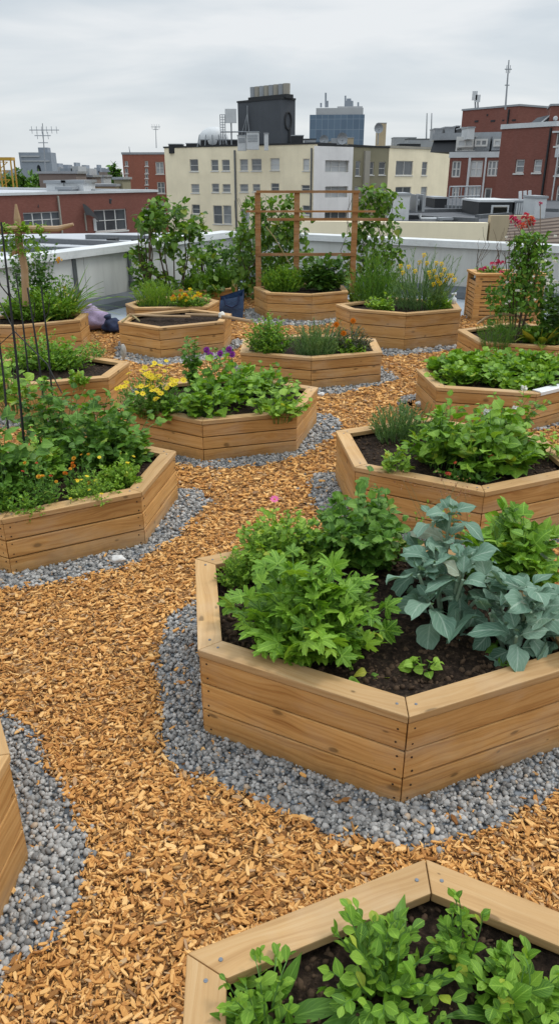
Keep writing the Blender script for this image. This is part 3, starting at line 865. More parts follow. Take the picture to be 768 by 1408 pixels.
# ------------------------------------------------------------------ parapets
M['panel'] = m_plain('light grey parapet panel', (.55, .555, .53), .6, .28, .9, .3, 0, .05, True)
M['coping'] = m_plain('white metal coping', (.66, .68, .68), .4, .2, 1.5, .4, 0, .03)
M['flash'] = m_plain('dark slate flashing', (.10, .115, .13), .6, .3, 3, .4)
M['zinc'] = m_plain('zinc strip', (.16, .17, .18), .45, .3, 8, .5, .6, .05)
def parapet(name, label, a, b, straps, joints, h=.90):
    L_ = math.hypot(b[0]-a[0], b[1]-a[1]); d = ((b[0]-a[0])/L_, (b[1]-a[1])/L_)
    root = empty(name, (*a, 0), label, 'parapet wall')
    at = lambda s: (a[0]+d[0]*s, a[1]+d[1]*s)
    mb = MB(); prev = 0
    for j in list(joints) + [L_]:
        mb.obox(at(prev+.006), at(j-.006), -.02, 0, .16, h-.02); prev = j
    mb.build('wall_panel', M['panel'], root)
    mb = MB(); mb.obox(a, b, -.28, -.022, -.6, h-.02); mb.build('wall_core', M['panel'], root)
    mb = MB(); mb.obox(a, b, -.33, .06, h-.018, h+.035); mb.obox(a, b, .045, .062, h-.075, h-.0181)
    mb.build('coping', M['coping'], root)
    mb = MB()
    n = (d[1], -d[0]); off = lambda p, t: (p[0]+n[0]*t, p[1]+n[1]*t)
    v = [(*off(a, .02), .0), (*off(a, .30), .0), (*off(b, .30), .0), (*off(b, .02), .0), (*off(a, .005), .17), (*off(a, .26), .10), (*off(b, .26), .10), (*off(b, .005), .17)]
    mb.hexa(v); mb.build('flashing', M['flash'], root)
    for s in straps:
        mb = MB(); mb.obox(at(s-.035), at(s+.035), .002, .03, .22, h-.09); mb.obox(at(s-.05), at(s+.05), .002, .045, .22, .34)
        mb.build('downpipe', M['zinc'], root)
    return root

parapet('parapet_wall', 'light grey parapet with zinc downpipes running behind the bare soil bed', WALL_A, WALL_C, [5.761, 7.116], (2.2, 4.4, 6.0, 8.0, 9.4))
parapet('parapet_wall', 'plain grey parapet with a white coping behind the slatted planter', WALL_C, WALL_B, (), (1.5, 3.4, 5.2, 7.2, 9.0))
# ------------------------------------------------------------------ plants in the beds
def P(name, label, cat, box, group=None): return Plant(name, label, cat, box[0], box[1], box[2]-.015, group)

def cloud(p, pos, ext, N, size, mat, T, taper=.45, thr=-.18, off=0.0):
    a = rng.uniform(-1, 1, (N, 3)); zz = rng.uniform(0, 1, N)**.9
    r2 = np.sqrt(a[:, 0]**2 + a[:, 1]**2); a, zz = a[r2 < 1], zz[r2 < 1]
    cl = np.array([noise.noise(Vector((x*2.2+pos[0]*3+off, y*2, z*3.4))) for x, y, z in zip(a[:, 0]*ext[0], a[:, 1]*ext[1], zz*ext[2])])
    w_ = (1-taper*zz**2)*(1+.5*cl)
    pt = np.stack([pos[0]+a[:, 0]*ext[0]*w_, pos[1]+a[:, 1]*ext[1]*w_, pos[2]+zz*ext[2]*(1+.12*cl)], 1)[cl > thr]
    put(p.leafmb(mat), T, pt, rng.normal(0, .6, pt.shape)+[0, -.4, .05], size*rng.uniform(.6, 1.3, len(pt)), .6)
# --- bed A: kale bed
b = (0.118, 2.342, 0.35, 0.321, 0.359)
p = P('celery_plant', 'lush green celery clump with jagged leaves at the near side of the kale bed', 'vegetable plant', b)
p.bush(b[3]*.92, b[3]*.80, b[4]*.98, 105, 4, LOBED, .098, 'fresh', sr=.0035, tmin=.30, up=.30, dome=.62, out=.75, rnd=.4, root=.3).done()
b = (0.008, 2.926, 0.35, 0.28, 0.294)
p = P('mint_plant', 'light green mounded mint with one pink flower in the kale bed', 'herb', b)
p.bush(b[3]*.95, b[3]*.85, b[4], 190, 9, OVAL+BROAD[:2], .048, 'light', sr=.0022, tmin=.25, up=.25, dome=.6)
p.flower('daisy', (b[0]-.03, b[1]-.02, b[2]+b[4]+.07), .022, 'pink', (0, -.6, 1)); p.canes([(b[0]-.04, b[1], b[2]+b[4]-.06), (b[0]-.03, b[1]-.02, b[2]+b[4]+.07)], .0016, 'stem'); p.done()
b = (0.375, 2.988, 0.35, 0.259, 0.397)
P('basil_plant', 'deep green bushy plant at the back of the kale bed', 'herb', b).bush(b[3]*1.1, b[3], b[4]*1.0, 95, 9, BROAD, .075, 'mid', tmin=.2, up=.25, dome=.55).done()
b = (-0.19, 2.782, 0.35, 0.087, 0.187)
P('thyme_plant', 'small yellowish thyme tuft at the corner of the kale bed', 'herb', b).bush(b[3], b[3], b[4], 70, 14, SMALL, .020, 'light', sr=.0012, tmin=.2, up=.35).done()
def kale(label, b, tips, size, h):
    p = P('kale_plant', label, 'vegetable plant', b, 'blue grey kale plants')
    for i in range(tips):
        a = i*2.4 + random.uniform(-.3, .3); q = math.sqrt((i+.3)/tips)
        x, y, z = math.cos(a)*q*b[3]*.80, math.sin(a)*q*b[3]*.6, h*(1.05-.55*q*q)*random.uniform(.85, 1.1)
        p.canes([(b[0]+x*.2, b[1]+y*.2, b[2]-.03), (b[0]+x*.7, b[1]+y*.7, b[2]+z*.55), (b[0]+x, b[1]+y, b[2]+z)], (.009, .006), 'kstem', 6)
        p.rosette(6, KALE, size, 'kale', .06, 2.0, .35, spread=.012, svar=.3, roll=.5, off=(x, y, z-.02))
        p.rosette(3, KALE, size*.9, 'kale', .02, .6, -.2, spread=.012, svar=.3, roll=.6, off=(x*.85, y*.85, z*.55))
    p.rosette(3, ROUND, size*.62, 'kale', .03, .1, -.4, spread=.06, svar=.2, off=(0, -.05, .03))
    return p
kale('tall kale plant with upright blue grey leaves in the middle of the bed', (0.678, 2.507, 0.35, 0.23, 0.483), 8, .138, .275).done()
p = kale('kale plant with a pale bare stem nearest the bed front', (0.893, 2.311, 0.35, 0.179, 0.446), 8, .130, .23)
p.rosette(4, BROAD[1:], .12, 'mid', .0, .05, -.1, off=(-.03, -.03, .03)); p.done()
kale('smaller kale plant peeking up behind the others', (0.691, 2.76, 0.35, 0.128, 0.474), 5, .13, .35).done()
kale('kale plant at the edge of the picture beside the rim', (1.061, 2.367, 0.35, 0.121, 0.284), 4, .14, .14).done()
b = (1.035, 2.845, 0.35, 0.229, 0.335)
P('squash_plant', 'bright green broad leaved plant behind the kale', 'vegetable plant', b).bush(b[3]*1.05, b[3]*.8, b[4]*1.05, 60, 6, BROAD+LOBES, .10, 'fresh', tmin=.3, up=.15, dome=.5).done()
b = (0.539, 2.183, 0.35, 0.087, 0.119)
P('seedling', 'lone little seedling in bare soil at the front of the kale bed', 'seedling', b).bush(b[3]*.7, b[3]*.6, .07, 7, 2, BROAD, .065, 'light', tmin=.7, up=.3, dome=.3).done()
b = (0.306, 2.121, 0.35, 0.055, 0.16)
p = P('seedling', 'seedling with a yellowing leaf tucked below the celery', 'seedling', b)
p.rosette(4, BROAD, .10, 'fresh', .02, .7, .1); p.rosette(2, BROAD, .13, 'yell', .05, .2, -.5, off=(.03, -.03, .02)); p.done()
b = (0.745, 3.052, 0.35, 0.177, 0.472)
p = P('dry_herb', 'thin dried herb stems with reddish seed heads behind the kale', 'dried plant', b)
for i in range(12):
    x, y = b[0]+random.uniform(-.10, .16), b[1]+random.uniform(-.05, .1)
    q = [(x, y, b[2]), (x+random.uniform(-.03, .03), y, b[2]+.18), (x+random.uniform(-.1, .1), y+random.uniform(-.05, .05), b[2]+random.uniform(.28, .42))]
    p.canes(q, (.0022, .0009), 'drystem')
    t = np.array([q[2]]*9) + rng.normal(0, .02, (9, 3)); put(p.leafmb('dry'), SMALL, t, rng.normal(0, 1, (9, 3)), .012)
    t = np.array([q[1]]*4) + rng.normal(0, .03, (4, 3)); put(p.leafmb('fresh'), SMALL, t, rng.normal(0, 1, (4, 3)), .022)
p.done()

# --- bed B: pea shoots
def pea(label, box, ns, nl, size, straps=0, hk=1.0):
    b = box; p = P('pea_plant', label, 'vegetable plant', b, 'young pea plants in the nearest bed')
    p.bush(b[3]*1.0, b[3]*.95, b[4]*hk*.80, ns, nl, OBOV+OVAL[:1], size*.80, 'fresh', sr=.0026, tmin=.15, up=.32, dome=.55, rnd=.5, roll=.5, root=.25, svar=.45)
    if straps: p.rosette(straps, NARROW, .19, 'mid', .02, 1.2, .25, spread=.05)
    return p.done()
pea('pea plant with a long narrow blade at the near left corner', (-0.035, 0.988, 0.3, 0.113, 0.251), 16, 7, .056, 8, .9)
pea('largest bushy pea plant in the middle of the near bed', (0.238, 1.046, 0.3, 0.158, 0.317), 36, 8, .064, 8, .95)
pea('upright pea plant under the far corner of the near bed', (0.434, 1.108, 0.3, 0.079, 0.315), 15, 9, .05)
pea('pea plant running off the right picture edge', (0.539, 0.994, 0.3, 0.133, 0.25), 28, 8, .068, 6, .95)
pea('low pea plant at the bottom of the picture', (0.292, 0.944, 0.3, 0.086, 0.147), 18, 7, .055, 3)
pea('small pea sprout between the larger plants', (0.433, 1.106, 0.3, 0.041, 0.122), 6, 6, .042)

# --- bed D
zD = .295
b = (-1.154, 4.424, 0.295, 0.331, 0.481)
P('tomato_plant', 'dark green tomato bush beside the black stakes', 'vegetable plant', b).bush(b[3]*1.1, b[3]*.9, b[4]*1.02, 80, 9, BROAD+LOBES, .08, 'mid', sr=.004, tmin=.12, up=.1, dome=.5, rnd=.6).done()
b = (-1.503, 4.57, 0.295, 0.267, 0.539)
P('pea_vine', 'pale green vine climbing up between the black stakes', 'climbing plant', b).bush(b[3]*1.0, b[3]*.8, b[4]*1.0, 42, 10, BROAD, .075, 'mid', sr=.003, tmin=.12, up=.1, dome=.45).done()
b = (-1.611, 3.864, 0.295, 0.222, 0.536)
P('squash_plant', 'dark broad squash leaves at the left picture edge', 'vegetable plant', b).bush(b[3], b[3]*.8, b[4]*.9, 44, 5, LOBES+BROAD, .115, 'mid', sr=.004, tmin=.2, up=.1).done()
b = (-0.959, 4.039, 0.295, 0.145, 0.211)
p = P('parsley_plant', 'light green parsley mound near the inner corner of the stake bed', 'herb', b)
p.bush(b[3], b[3], b[4]*.95, 90, 9, LOBES, .026, 'light', sr=.0012, tmin=.3, up=.3, dome=.6); p.flowers('daisy', 3, .012, 'yellow', .005); p.done()
b = (-1.079, 3.819, 0.295, 0.184, 0.189)
p = P('marigold_plant', 'feathery marigold with small yellow buds at the bed rim', 'flowering plant', b)
p.bush(b[3], b[3]*.8, b[4]*.95, 100, 12, SMALL, .024, 'light', sr=.0012, tmin=.2, up=.3, dome=.6); p.flowers('daisy', 7, .012, 'yellow', .005); p.done()
b = (-1.184, 3.971, 0.295, 0.108, 0.247)
p = P('marigold_plant', 'marigold carrying orange and amber blooms in the stake bed', 'flowering plant', b)
p.bush(b[3], b[3]*.9, b[4], 40, 9, SMALL, .03, 'mid', sr=.0015, tmin=.2, up=.3); p.flowers('pompon', 4, .016, 'orange', .01); p.flowers('pompon', 5, .014, 'amber', .012); p.done()
b = (-1.338, 3.739, 0.295, 0.15, 0.295)
p = P('marigold_plant', 'leggy marigold with fading rusty blooms at the near rim', 'flowering plant', b)
p.bush(b[3], b[3]*.9, b[4], 45, 9, OVAL, .032, 'mid', sr=.0016, tmin=.2, up=.3); p.flowers('pompon', 3, .013, 'coral', .01); p.flowers('pompon', 4, .014, 'amber', .01); p.done()
b = (-1.524, 3.64, 0.295, 0.1, 0.285)
p = P('strawberry_plant', 'small leafy plant with pink blooms at the left edge of the stake bed', 'flowering plant', b)
p.bush(b[3], b[3]*.9, b[4], 30, 5, ROUND, .045, 'mid', sr=.0016, tmin=.3, up=.3); p.flowers('pompon', 4, .016, 'rose', .01); p.done()
b = (-0.919, 4.458, 0.295, 0.1, 0.218)
P('pepper_plant', 'small pepper plant drooping over the far rim of the stake bed', 'vegetable plant', b).bush(b[3], b[3], b[4], 24, 7, OVAL, .06, 'mid', tmin=.2, up=.1).done()

b = (-1.428, 4.104, 0.295, 0.144, 0.356)
P('borage_plant', 'mid green bushy herb filling the middle of the stake bed', 'herb', b).bush(b[3]*1.1, b[3], b[4], 50, 7, BROAD+OVAL, .065, 'fresh', sr=.0025, tmin=.2, up=.2, dome=.5).done()
b = (-1.431, 3.603, 0.295, 0.14, 0.205)
P('chickweed_plant', 'low green ground herb along the near rim of the stake bed', 'herb', b).bush(b[3]*1.1, b[3]*.6, b[4]*.8, 90, 7, SMALL+OVAL, .032, 'fresh', sr=.0014, tmin=.2, up=.3, dome=.5).done()
# --- bed E
b = (-2.222, 6.917, 0.305, 0.601, 0.379)
P('parsley_plant', 'wide parsley carpet in the bed behind the black stakes', 'herb', b).bush(b[3]*.95, b[3]*.5, b[4]*.9, 230, 8, LOBES+ROUND, .04, 'fresh', sr=.0016, tmin=.3, up=.3, dome=.5).done()
b = (-1.851, 7.247, 0.305, 0.16, 0.186)
P('oregano_plant', 'loose oregano tuft next to bare soil and the corner stone', 'herb', b).bush(b[3]*1.2, b[3], b[4]*1.2, 40, 9, OVAL, .03, 'mid', sr=.0014, tmin=.2, up=.4).done()
b = (-2.082, 5.519, 0.305, 0.229, 0.499)
P('squash_plant', 'large light squash leaves standing at the left edge behind the stakes', 'vegetable plant', b).bush(b[3], b[3]*.7, b[4], 26, 4, ROUND+BROAD, .12, 'light', sr=.004, tmin=.4, up=.2).done()
b = (-1.752, 6.263, 0.305, 0.096, 0.172)
P('coriander_plant', 'little coriander leaning over the rim behind the stakes', 'herb', b).bush(b[3], b[3], b[4], 14, 5, LOBES, .05, 'fresh', sr=.0015, tmin=.4, up=.2).done()

# --- bed F
b = (-3.071, 9.389, 0.325, 0.563, 0.452)
P('parsley_plant', 'thick curly parsley under the crossed branch', 'herb', b).bush(b[3]*1.0, b[3]*.55, b[4]*.9, 260, 8, LOBES, .05, 'fresh', sr=.0018, tmin=.3, up=.3, dome=.5).done()
b = (-3.172, 9.773, 0.325, 0.55, 1.075)
P('bean_vine', 'dark bean vine climbing around the crossed branch', 'climbing plant', b).bush(b[3]*.85, b[3]*.4, b[4], 46, 22, OVAL+LOBES, .062, 'dark', sr=.003, tmin=.08, up=.05, dome=.25, rnd=.8).done()
b = (-4.332, 13.051, 0.85, 0.401, 0.51)
z0 = 1.391
p = Plant('vine_top', 'bright green vine tip hanging on the crossed branch', 'climbing plant', -3.071, 9.15, z0)
p.bush(.42, .12, .10, 60, 9, LOBES+OVAL, .05, 'light', stem=None, tmin=.1, up=-.1, dome=.3, root=.9); p.bush(.30, .12, -.30, 24, 8, LOBES+OVAL, .055, 'fresh', stem=None, tmin=.1, up=-.2, dome=.3, root=.7); p.done()
b = (-2.794, 9.611, 0.325, 0.306, 0.806)
p = P('grass_clump', 'arching grass clump with one orange bloom beside the mauve sack', 'ornamental grass', b)
p.rosette(110, STRAP, .62, 'mid', .05, 3.2, .8, spread=.09, svar=.5); p.rosette(40, STRAP, .5, 'yell', .03, 2.0, .5, spread=.12, svar=.5); cloud(p, (b[0], b[1], b[2]), (.26, .18, .5), 420, .05, 'mid', NARROW+OVAL, .5, -.3); cloud(p, (b[0]+.12, b[1]-.08, b[2]+.05), (.18, .12, .36), 160, .055, 'yell', NARROW+OVAL, .5, -.3)
p.flower('cluster', (b[0]+.05, b[1]-.05, b[2]+1.038-.33), .06, 'amber', (0, -1, .3)); p.done()

# --- bed G
b = (-1.014, 5.535, 0.28, 0.273, 0.396)
p = P('daisy_plant', 'bushy plant with clear yellow daisies at the corner of the spinach bed', 'flowering plant', b)
p.bush(b[3]*.95, b[3]*.8, b[4]*.85, 130, 10, NARROW+SMALL, .05, 'mid', sr=.0018, tmin=.2, up=.4, dome=.5)
p.flowers('daisy', 52, .027, 'yellow', .02, None, 'stem', .0014, .10); p.done()
def spinach(label, b, n, size, h=.9, mat='fresh'):
    p = P('spinach_plant', label, 'vegetable plant', b, 'spinach plants under the purple flowers')
    return p.bush(b[3], b[3]*.85, b[4]*h, n, 4, ROUND+BROAD, size, mat, sr=.0032, tmin=.35, up=.25, dome=.5).done()
spinach('spinach clump right behind the front corner of its bed', (-0.572, 5.477, 0.28, 0.293, 0.352), 46, .105)
spinach('spinach clump in the centre of its bed, fullest of all', (-0.385, 5.937, 0.28, 0.36, 0.376), 56, .11)
spinach('spinach clump spilling over the side rim of its bed', (-0.014, 5.458, 0.28, 0.264, 0.37), 46, .085, .85, 'light')
spinach('spinach clump at the back of its bed', (-0.12, 6.146, 0.28, 0.296, 0.312), 44, .09)
b = (-0.855, 5.461, 0.28, 0.162, 0.191)
spinach('low spinach clump beside the yellow daisies', b, 26, .08)
b = (-0.75, 6.095, 0.28, 0.1, 0.5)
P('hollyhock_plant', 'tall leafy stalk rising behind the yellow daisies', 'flowering plant', b).bush(b[3]*.8, b[3]*.8, b[4], 16, 9, BROAD, .075, 'mid', sr=.003, tmin=.3, up=.2, dome=.15).done()
p = Plant('petunia_plant', 'purple flowers on thin stems behind the spinach', 'flowering plant', *(-0.535, 6.667), .27)
for q in [(-0.611, 6.12, 0.663), (-0.583, 6.12, 0.62), (-0.496, 6.12, 0.633), (-0.422, 6.12, 0.669), (-0.398, 6.12, 0.627)]:
    p.flower('pompon', q, .034, 'purple', (random.uniform(-.4, .4), -1, .6))
    p.canes([(p.o[0], q[1]+.02, .27), (q[0]-.01, q[1]+.01, q[2]-.1), (q[0], q[1]+.005, q[2]-.01)], .003, 'stem')
t = np.array([p.o + np.array([random.uniform(-.12, .12), random.uniform(-.05, .05), random.uniform(.05, .3)]) for _ in range(60)]); put(p.leafmb('mid'), OVAL, t, rng.normal(0, 1, (60, 3))+[0, 0, .5], .05); p.done()

# --- bed H
b = (0.838, 4.869, 0.316, 0.218, 0.235)
P('lavender_plant', 'silvery lavender bush at the far corner of the broad leaved bed', 'herb', b).spray(b[3]*1.1, b[3], b[4]*1.15, 130, 34, .036, 'grey').done()
b = (1.048, 4.332, 0.316, 0.269, 0.419)
P('sage_plant', 'pale broad leaved sage in front of the lavender', 'herb', b).bush(b[3]*1.0, b[3]*.9, b[4]*.98, 60, 6, BROAD+OVAL, .10, 'fresh', sr=.0035, tmin=.25, up=.25, dome=.45).done()
b = (1.312, 4.249, 0.316, 0.303, 0.451)
P('chard_plant', 'large glossy chard clump in the middle of the broad leaved bed', 'vegetable plant', b).bush(b[3]*.95, b[3]*.9, b[4]*.95, 62, 6, BROAD+ROUND, .118, 'fresh', sr=.004, tmin=.25, up=.2, dome=.6).done()
b = (0.692, 4.112, 0.316, 0.089, 0.221)
P('coriander_plant', 'thin coriander with flat leaves over the front rim of the broad leaved bed', 'herb', b).bush(b[3]*1.2, b[3], b[4]*1.0, 16, 4, LOBES, .055, 'light', sr=.0018, tmin=.5, up=.15, dome=.2).done()
b = (1.6, 4.909, 0.316, 0.279, 0.304)
P('verbena_plant', 'leafy shoots with a white bloom at the back of the broad leaved bed', 'flowering plant', b).bush(b[3], b[3]*.8, b[4]*1.05, 34, 8, BROAD, .075, 'fresh', tmin=.2, up=.25, dome=.4).flowers('cluster', 3, .03, 'white', .02).done()
b = (1.717, 4.424, 0.316, 0.13, 0.231)
P('seedling', 'young bean seedling alone on dark soil near the right rim', 'seedling', b).bush(b[3], b[3]*.8, b[4], 9, 4, LOBES+BROAD, .07, 'light', sr=.0025, tmin=.4, up=.25, dome=.2).done()
b = (1.137, 4.057, 0.316, 0.206, 0.166)
p = P('sorrel_plant', 'low reddish sorrel along the front rim of the broad leaved bed', 'herb', b)
p.bush(b[3], b[3]*.4, b[4]*.8, 30, 5, OVAL, .05, 'mid', tmin=.3, up=.2); p.flowers('cluster', 4, .016, 'coral', .02); p.done()

# --- bed I: lettuce
pts = [(1.535, 6.435, 0), (1.757, 6.485, 1), (1.935, 6.361, 2), (2.087, 6.216, 3), (2.301, 6.288, 4), (1.566, 6.776, 5), (1.792, 6.859, 6), (1.992, 6.776, 7), (2.188, 6.694, 8), (2.389, 6.641, 9), (2.582, 6.614, 10), (1.838, 7.18, 11), (2.048, 7.15, 12), (2.27, 7.12, 13), (2.481, 7.06, 14), (2.674, 7.002, 15), (2.673, 6.46, 16)]
lab = ['lettuce at the near corner of the packed lettuce bed', 'lettuce second along the near rim of the packed bed', 'lettuce at the middle of the near rim', 'lettuce behind the front corner of its bed', 'lettuce beside the white edge strip',
 'lettuce against the slanting side rim', 'lettuce in the second row near the slanting rim', 'lettuce in the middle of the second row', 'lettuce in the second row behind the front corner', 'lettuce in the second row above the white strip', 'lettuce cut by the picture edge in the second row',
 'lettuce in the back row nearest the slanting rim', 'lettuce second in the back row', 'lettuce in the middle of the back row', 'lettuce fourth in the back row', 'lettuce at the end of the back row', 'lettuce hidden past the white strip']
for (x, y, i) in pts:
    if i == 16: continue
    p = Plant('lettuce_plant', lab[i], 'vegetable plant', x, y+.03, .27, 'lettuces packed in one bed')
    hh = random.uniform(.13, .19)
    p.bush(.17, .16, hh, 26, 4, ROUND, random.uniform(.095, .115), 'fresh' if i % 3 else 'light', sr=.003, tmin=.4, up=.25, dome=.4, hmin=.5)
    p.done()

# --- bed J
zJ = .276
b = (2.65, 8.244, 0.276, 0.353, 1.269)
p = P('rose_bush', 'tall rose bush with red blooms at its top', 'rose bush', b)
for i in range(9):
    x = random.uniform(-1, 1)*b[3]; p.canes([(b[0]+x*.15, b[1], b[2]-.02), (b[0]+x*.5, b[1]+random.uniform(-.1, .1), b[2]+b[4]*.45), (b[0]+x*.9, b[1]+random.uniform(-.1, .1), b[2]+b[4]*random.uniform(.7, .95))], (.011, .004), 'brownstem')
cloud(p, (b[0], b[1], b[2]+.12), (b[3]*1.0, b[3]*.8, b[4]*.80), 2600, .062, 'mid', OVAL+SMALL, .55, -.22)
top = [(2.54, 8.55, 1.568), (2.593, 8.55, 1.531), (2.68, 8.55, 1.59), (2.732, 8.55, 1.561), (2.706, 8.55, 1.516), (2.761, 8.55, 1.524), (2.646, 8.55, 1.494), (2.819, 8.55, 1.721)]
for i, q in enumerate(top): p.flower('cluster', q, .06 if i < 7 else .03, ('rose', 'rose', 'red', 'coral', 'coral', 'red', 'coral', 'rose')[i], (0, -1, .4))
for q in top: p.canes([(b[0]+random.uniform(-.1, .1), b[1], b[2]+b[4]*.55), ((q[0]+b[0])/2+.02, b[1]-.03, (q[2]+b[2]+b[4]*.5)/2+.1), q], .005, 'brownstem')
p.flowers('cluster', 16, .022, 'white', .0, np.array([p.o + [random.uniform(-.33, .35), -.3, random.uniform(.45, 1.15)] for _ in range(16)]), None)
p.done()
b = (3.078, 8.129, 0.276, 0.292, 0.952)
p = P('hydrangea_bush', 'dark bush dotted with white blooms beside the tall rose', 'flowering plant', b)
p.bush(b[3]*1.0, b[3]*.7, b[4]*.9, 50, 12, BROAD, .09, 'dark', tmin=.15, up=.15, dome=.35)
p.flowers('cluster', 9, .035, 'white', .0, np.array([p.o + [random.uniform(-.35, .1), -.33, random.uniform(.5, .95)] for _ in range(9)]), None); p.done()
b = (2.385, 8.023, 0.276, 0.24, 0.366)
P('dill_plant', 'feathery green dill low under the tall rose', 'herb', b).spray(b[3]*1.1, b[3]*.8, b[4], 120, 24, .03, 'mid').done()
b = (2.893, 8.16, 0.276, 0.228, 0.421)
p = P('lily_plant', 'yellowing lily leaves in front of the white flowered bush', 'flowering plant', b)
p.rosette(40, STRAP+NARROW, .42, 'yell', .06, 2.2, .3, spread=.10, svar=.4); p.bush(b[3], b[3]*.7, b[4]*.7, 40, 6, BROAD, .09, 'fresh', tmin=.3, up=.2); p.done()
b = (3.06, 9.875, 0.276, 0.291, 0.333)
P('rhubarb_plant', 'big leaves around the foot of the tall rose', 'vegetable plant', b).bush(b[3], b[3]*.8, b[4]*1.1, 22, 5, ROUND+LOBES, .13, 'mid', tmin=.4, up=.15).done()

# --- bed K
b = (-0.111, 7.65, 0.28, 0.272, 0.409)
P('basil_plant', 'round bright basil bush beside the calendula', 'herb', b).bush(b[3]*1.0, b[3]*.9, b[4]*1.05, 150, 10, OVAL, .048, 'fresh', tmin=.3, up=.25, dome=.6).done()
b = (0.381, 7.597, 0.28, 0.289, 0.337)
P('rosemary_plant', 'low grey green rosemary between basil and calendula', 'herb', b).spray(b[3]*1.05, b[3]*.8, b[4]*1.1, 190, 34, .036, 'grey').done()
b = (0.747, 7.694, 0.28, 0.239, 0.358)
p = P('calendula_plant', 'dusky calendula with two orange blooms', 'flowering plant', b)
p.bush(b[3]*1.0, b[3]*.8, b[4]*.9, 70, 10, NARROW, .06, 'purp', tmin=.2, up=.4, dome=.4)
for q in [(0.584, 7.6, 0.602), (0.754, 7.6, 0.639), (0.662, 7.6, 0.513)]: p.flower('pompon', q, .036, 'orange', (0, -1, .5)); p.canes([(p.o[0], p.o[1], .3), q], .003, 'stem')
p.done()
b = (0.752, 7.615, 0.28, 0.172, 0.135)
P('lettuce_plant', 'small yellow green lettuce below the orange blooms', 'vegetable plant', b).bush(b[3], b[3]*.6, b[4]*1.2, 34, 4, ROUND, .06, 'light', tmin=.3, up=.3).done()

# --- beds M, N, O, P
b = (-1.772, 10.665, 0.29, 0.327, 0.377)
P('fennel_plant', 'soft feathery fennel next to the yellow and orange flowers', 'herb', b).spray(b[3]*1.1, b[3]*.8, b[4]*1.1, 170, 30, .045, 'light').done()
b = (-1.256, 10.464, 0.29, 0.296, 0.276)
p = P('nasturtium_plant', 'nasturtium covered in yellow and orange blooms', 'flowering plant', b)
p.bush(b[3]*1.0, b[3]*.7, b[4]*1.0, 90, 8, OVAL+ROUND, .055, 'fresh', tmin=.25, up=.2, dome=.5); p.flowers('cluster', 20, .035, 'yellow', .0, None, None, .001, .05); p.flowers('cluster', 9, .035, 'orange', .0, None, None, .001, .05); p.done()
b = (-1.389, 12.609, 0.23, 0.219, 0.289)
P('parsley_plant', 'low parsley mound at the near end of the small corner bed', 'herb', b).spray(b[3]*1.15, b[3]*.9, b[4]*1.1, 150, 14, .05, 'fresh', SMALL).done()
b = (-1.002, 12.819, 0.23, 0.285, 0.369)
P('thyme_plant', 'taller thyme mound at the far end of the small corner bed', 'herb', b).spray(b[3]*1.1, b[3]*.9, b[4]*1.1, 170, 16, .05, 'mid', SMALL).done()
b = (0.062, 11.714, 0.35, 0.368, 0.368)
P('oregano_plant', 'rounded oregano hedge under the trellis', 'herb', b).spray(b[3]*1.05, b[3]*.7, b[4]*1.1, 240, 16, .045, 'fresh', SMALL).done()
b = (0.691, 11.718, 0.35, 0.374, 0.59)
P('squash_plant', 'dark broad squash leaves between the trellis posts', 'vegetable plant', b).bush(b[3]*.95, b[3]*.6, b[4]*1.0, 60, 6, LOBES+BROAD, .14, 'dark', sr=.004, tmin=.3, up=.2).done()
def climber(label, u0, u1, base_n, pts_n, pos, ext, size, mat):
    p = Plant('climbing_vine', label, 'climbing plant', *pos)
    for i in range(base_n):
        x = random.uniform(-ext[0], ext[0]); q = [(pos[0]+x*.5, pos[1], pos[2])]
        for k in range(1, 7): q.append((pos[0]+x+random.uniform(-.12, .12), pos[1]+random.uniform(-ext[1], ext[1])*.5, pos[2]+ext[2]*k/6*random.uniform(.9, 1.0)))
        p.canes(q, (.010, .003), 'brownstem')
    N = pts_n; a = rng.uniform(-1, 1, (N, 3)); zz = rng.uniform(0, 1, N)**.9
    clump = np.array([noise.noise(Vector((x*2.2+pos[0]*3, y*2, z*3.4))) for x, y, z in zip(a[:, 0]*ext[0], a[:, 1], zz*ext[2])])
    keep = clump > -.18 + .35*(zz-.5)*(1 if ext[2] > 1 else 0)
    wdt = ext[0]*(1-.45*zz**2)*(1+.5*clump)
    pts_ = np.stack([pos[0]+a[:, 0]*wdt, pos[1]+a[:, 1]*ext[1], pos[2]+zz*ext[2]*(1+.12*clump)], 1)[keep]
    put(p.leafmb(mat), BROAD+OVAL, pts_, rng.normal(0, .6, pts_.shape)+[0, -.5, -.15], size*rng.uniform(.6, 1.3, len(pts_)), .6)
    return p
climber('climbing vine on the trellis bed behind the first two posts', 330, 420, 8, 1500, (-0.14, 12.25, .36), (.62, .22, 1.315), .105, 'tree').done()
p = climber('climbing vine with a narrow leafy top beside the last trellis post', 450, 545, 9, 1500, (1.488, 12.35, .10), (.46, .20, 1.675), .105, 'tree')
p.flowers('cluster', 12, .022, 'white', .0, np.array([p.o + [random.uniform(-.5, .4), -.25, random.uniform(.5, 1.2)] for _ in range(12)]), None); p.done()
b = (1.267, 10.176, 0.41, 0.436, 0.696)
P('rosemary_plant', 'loose upright rosemary in the tall bed below the trellis vine', 'herb', b).spray(b[3]*1.0, b[3]*.6, b[4]*1.05, 150, 30, .06, 'mid', hmin=.4).done()
b = (1.836, 9.64, 0.41, 0.461, 0.716)
p = P('mustard_plant', 'wispy mustard topped with yellow flower spikes', 'flowering plant', b)
p.spray(b[3]*1.0, b[3]*.6, b[4]*1.0, 170, 30, .058, 'grey', hmin=.4)
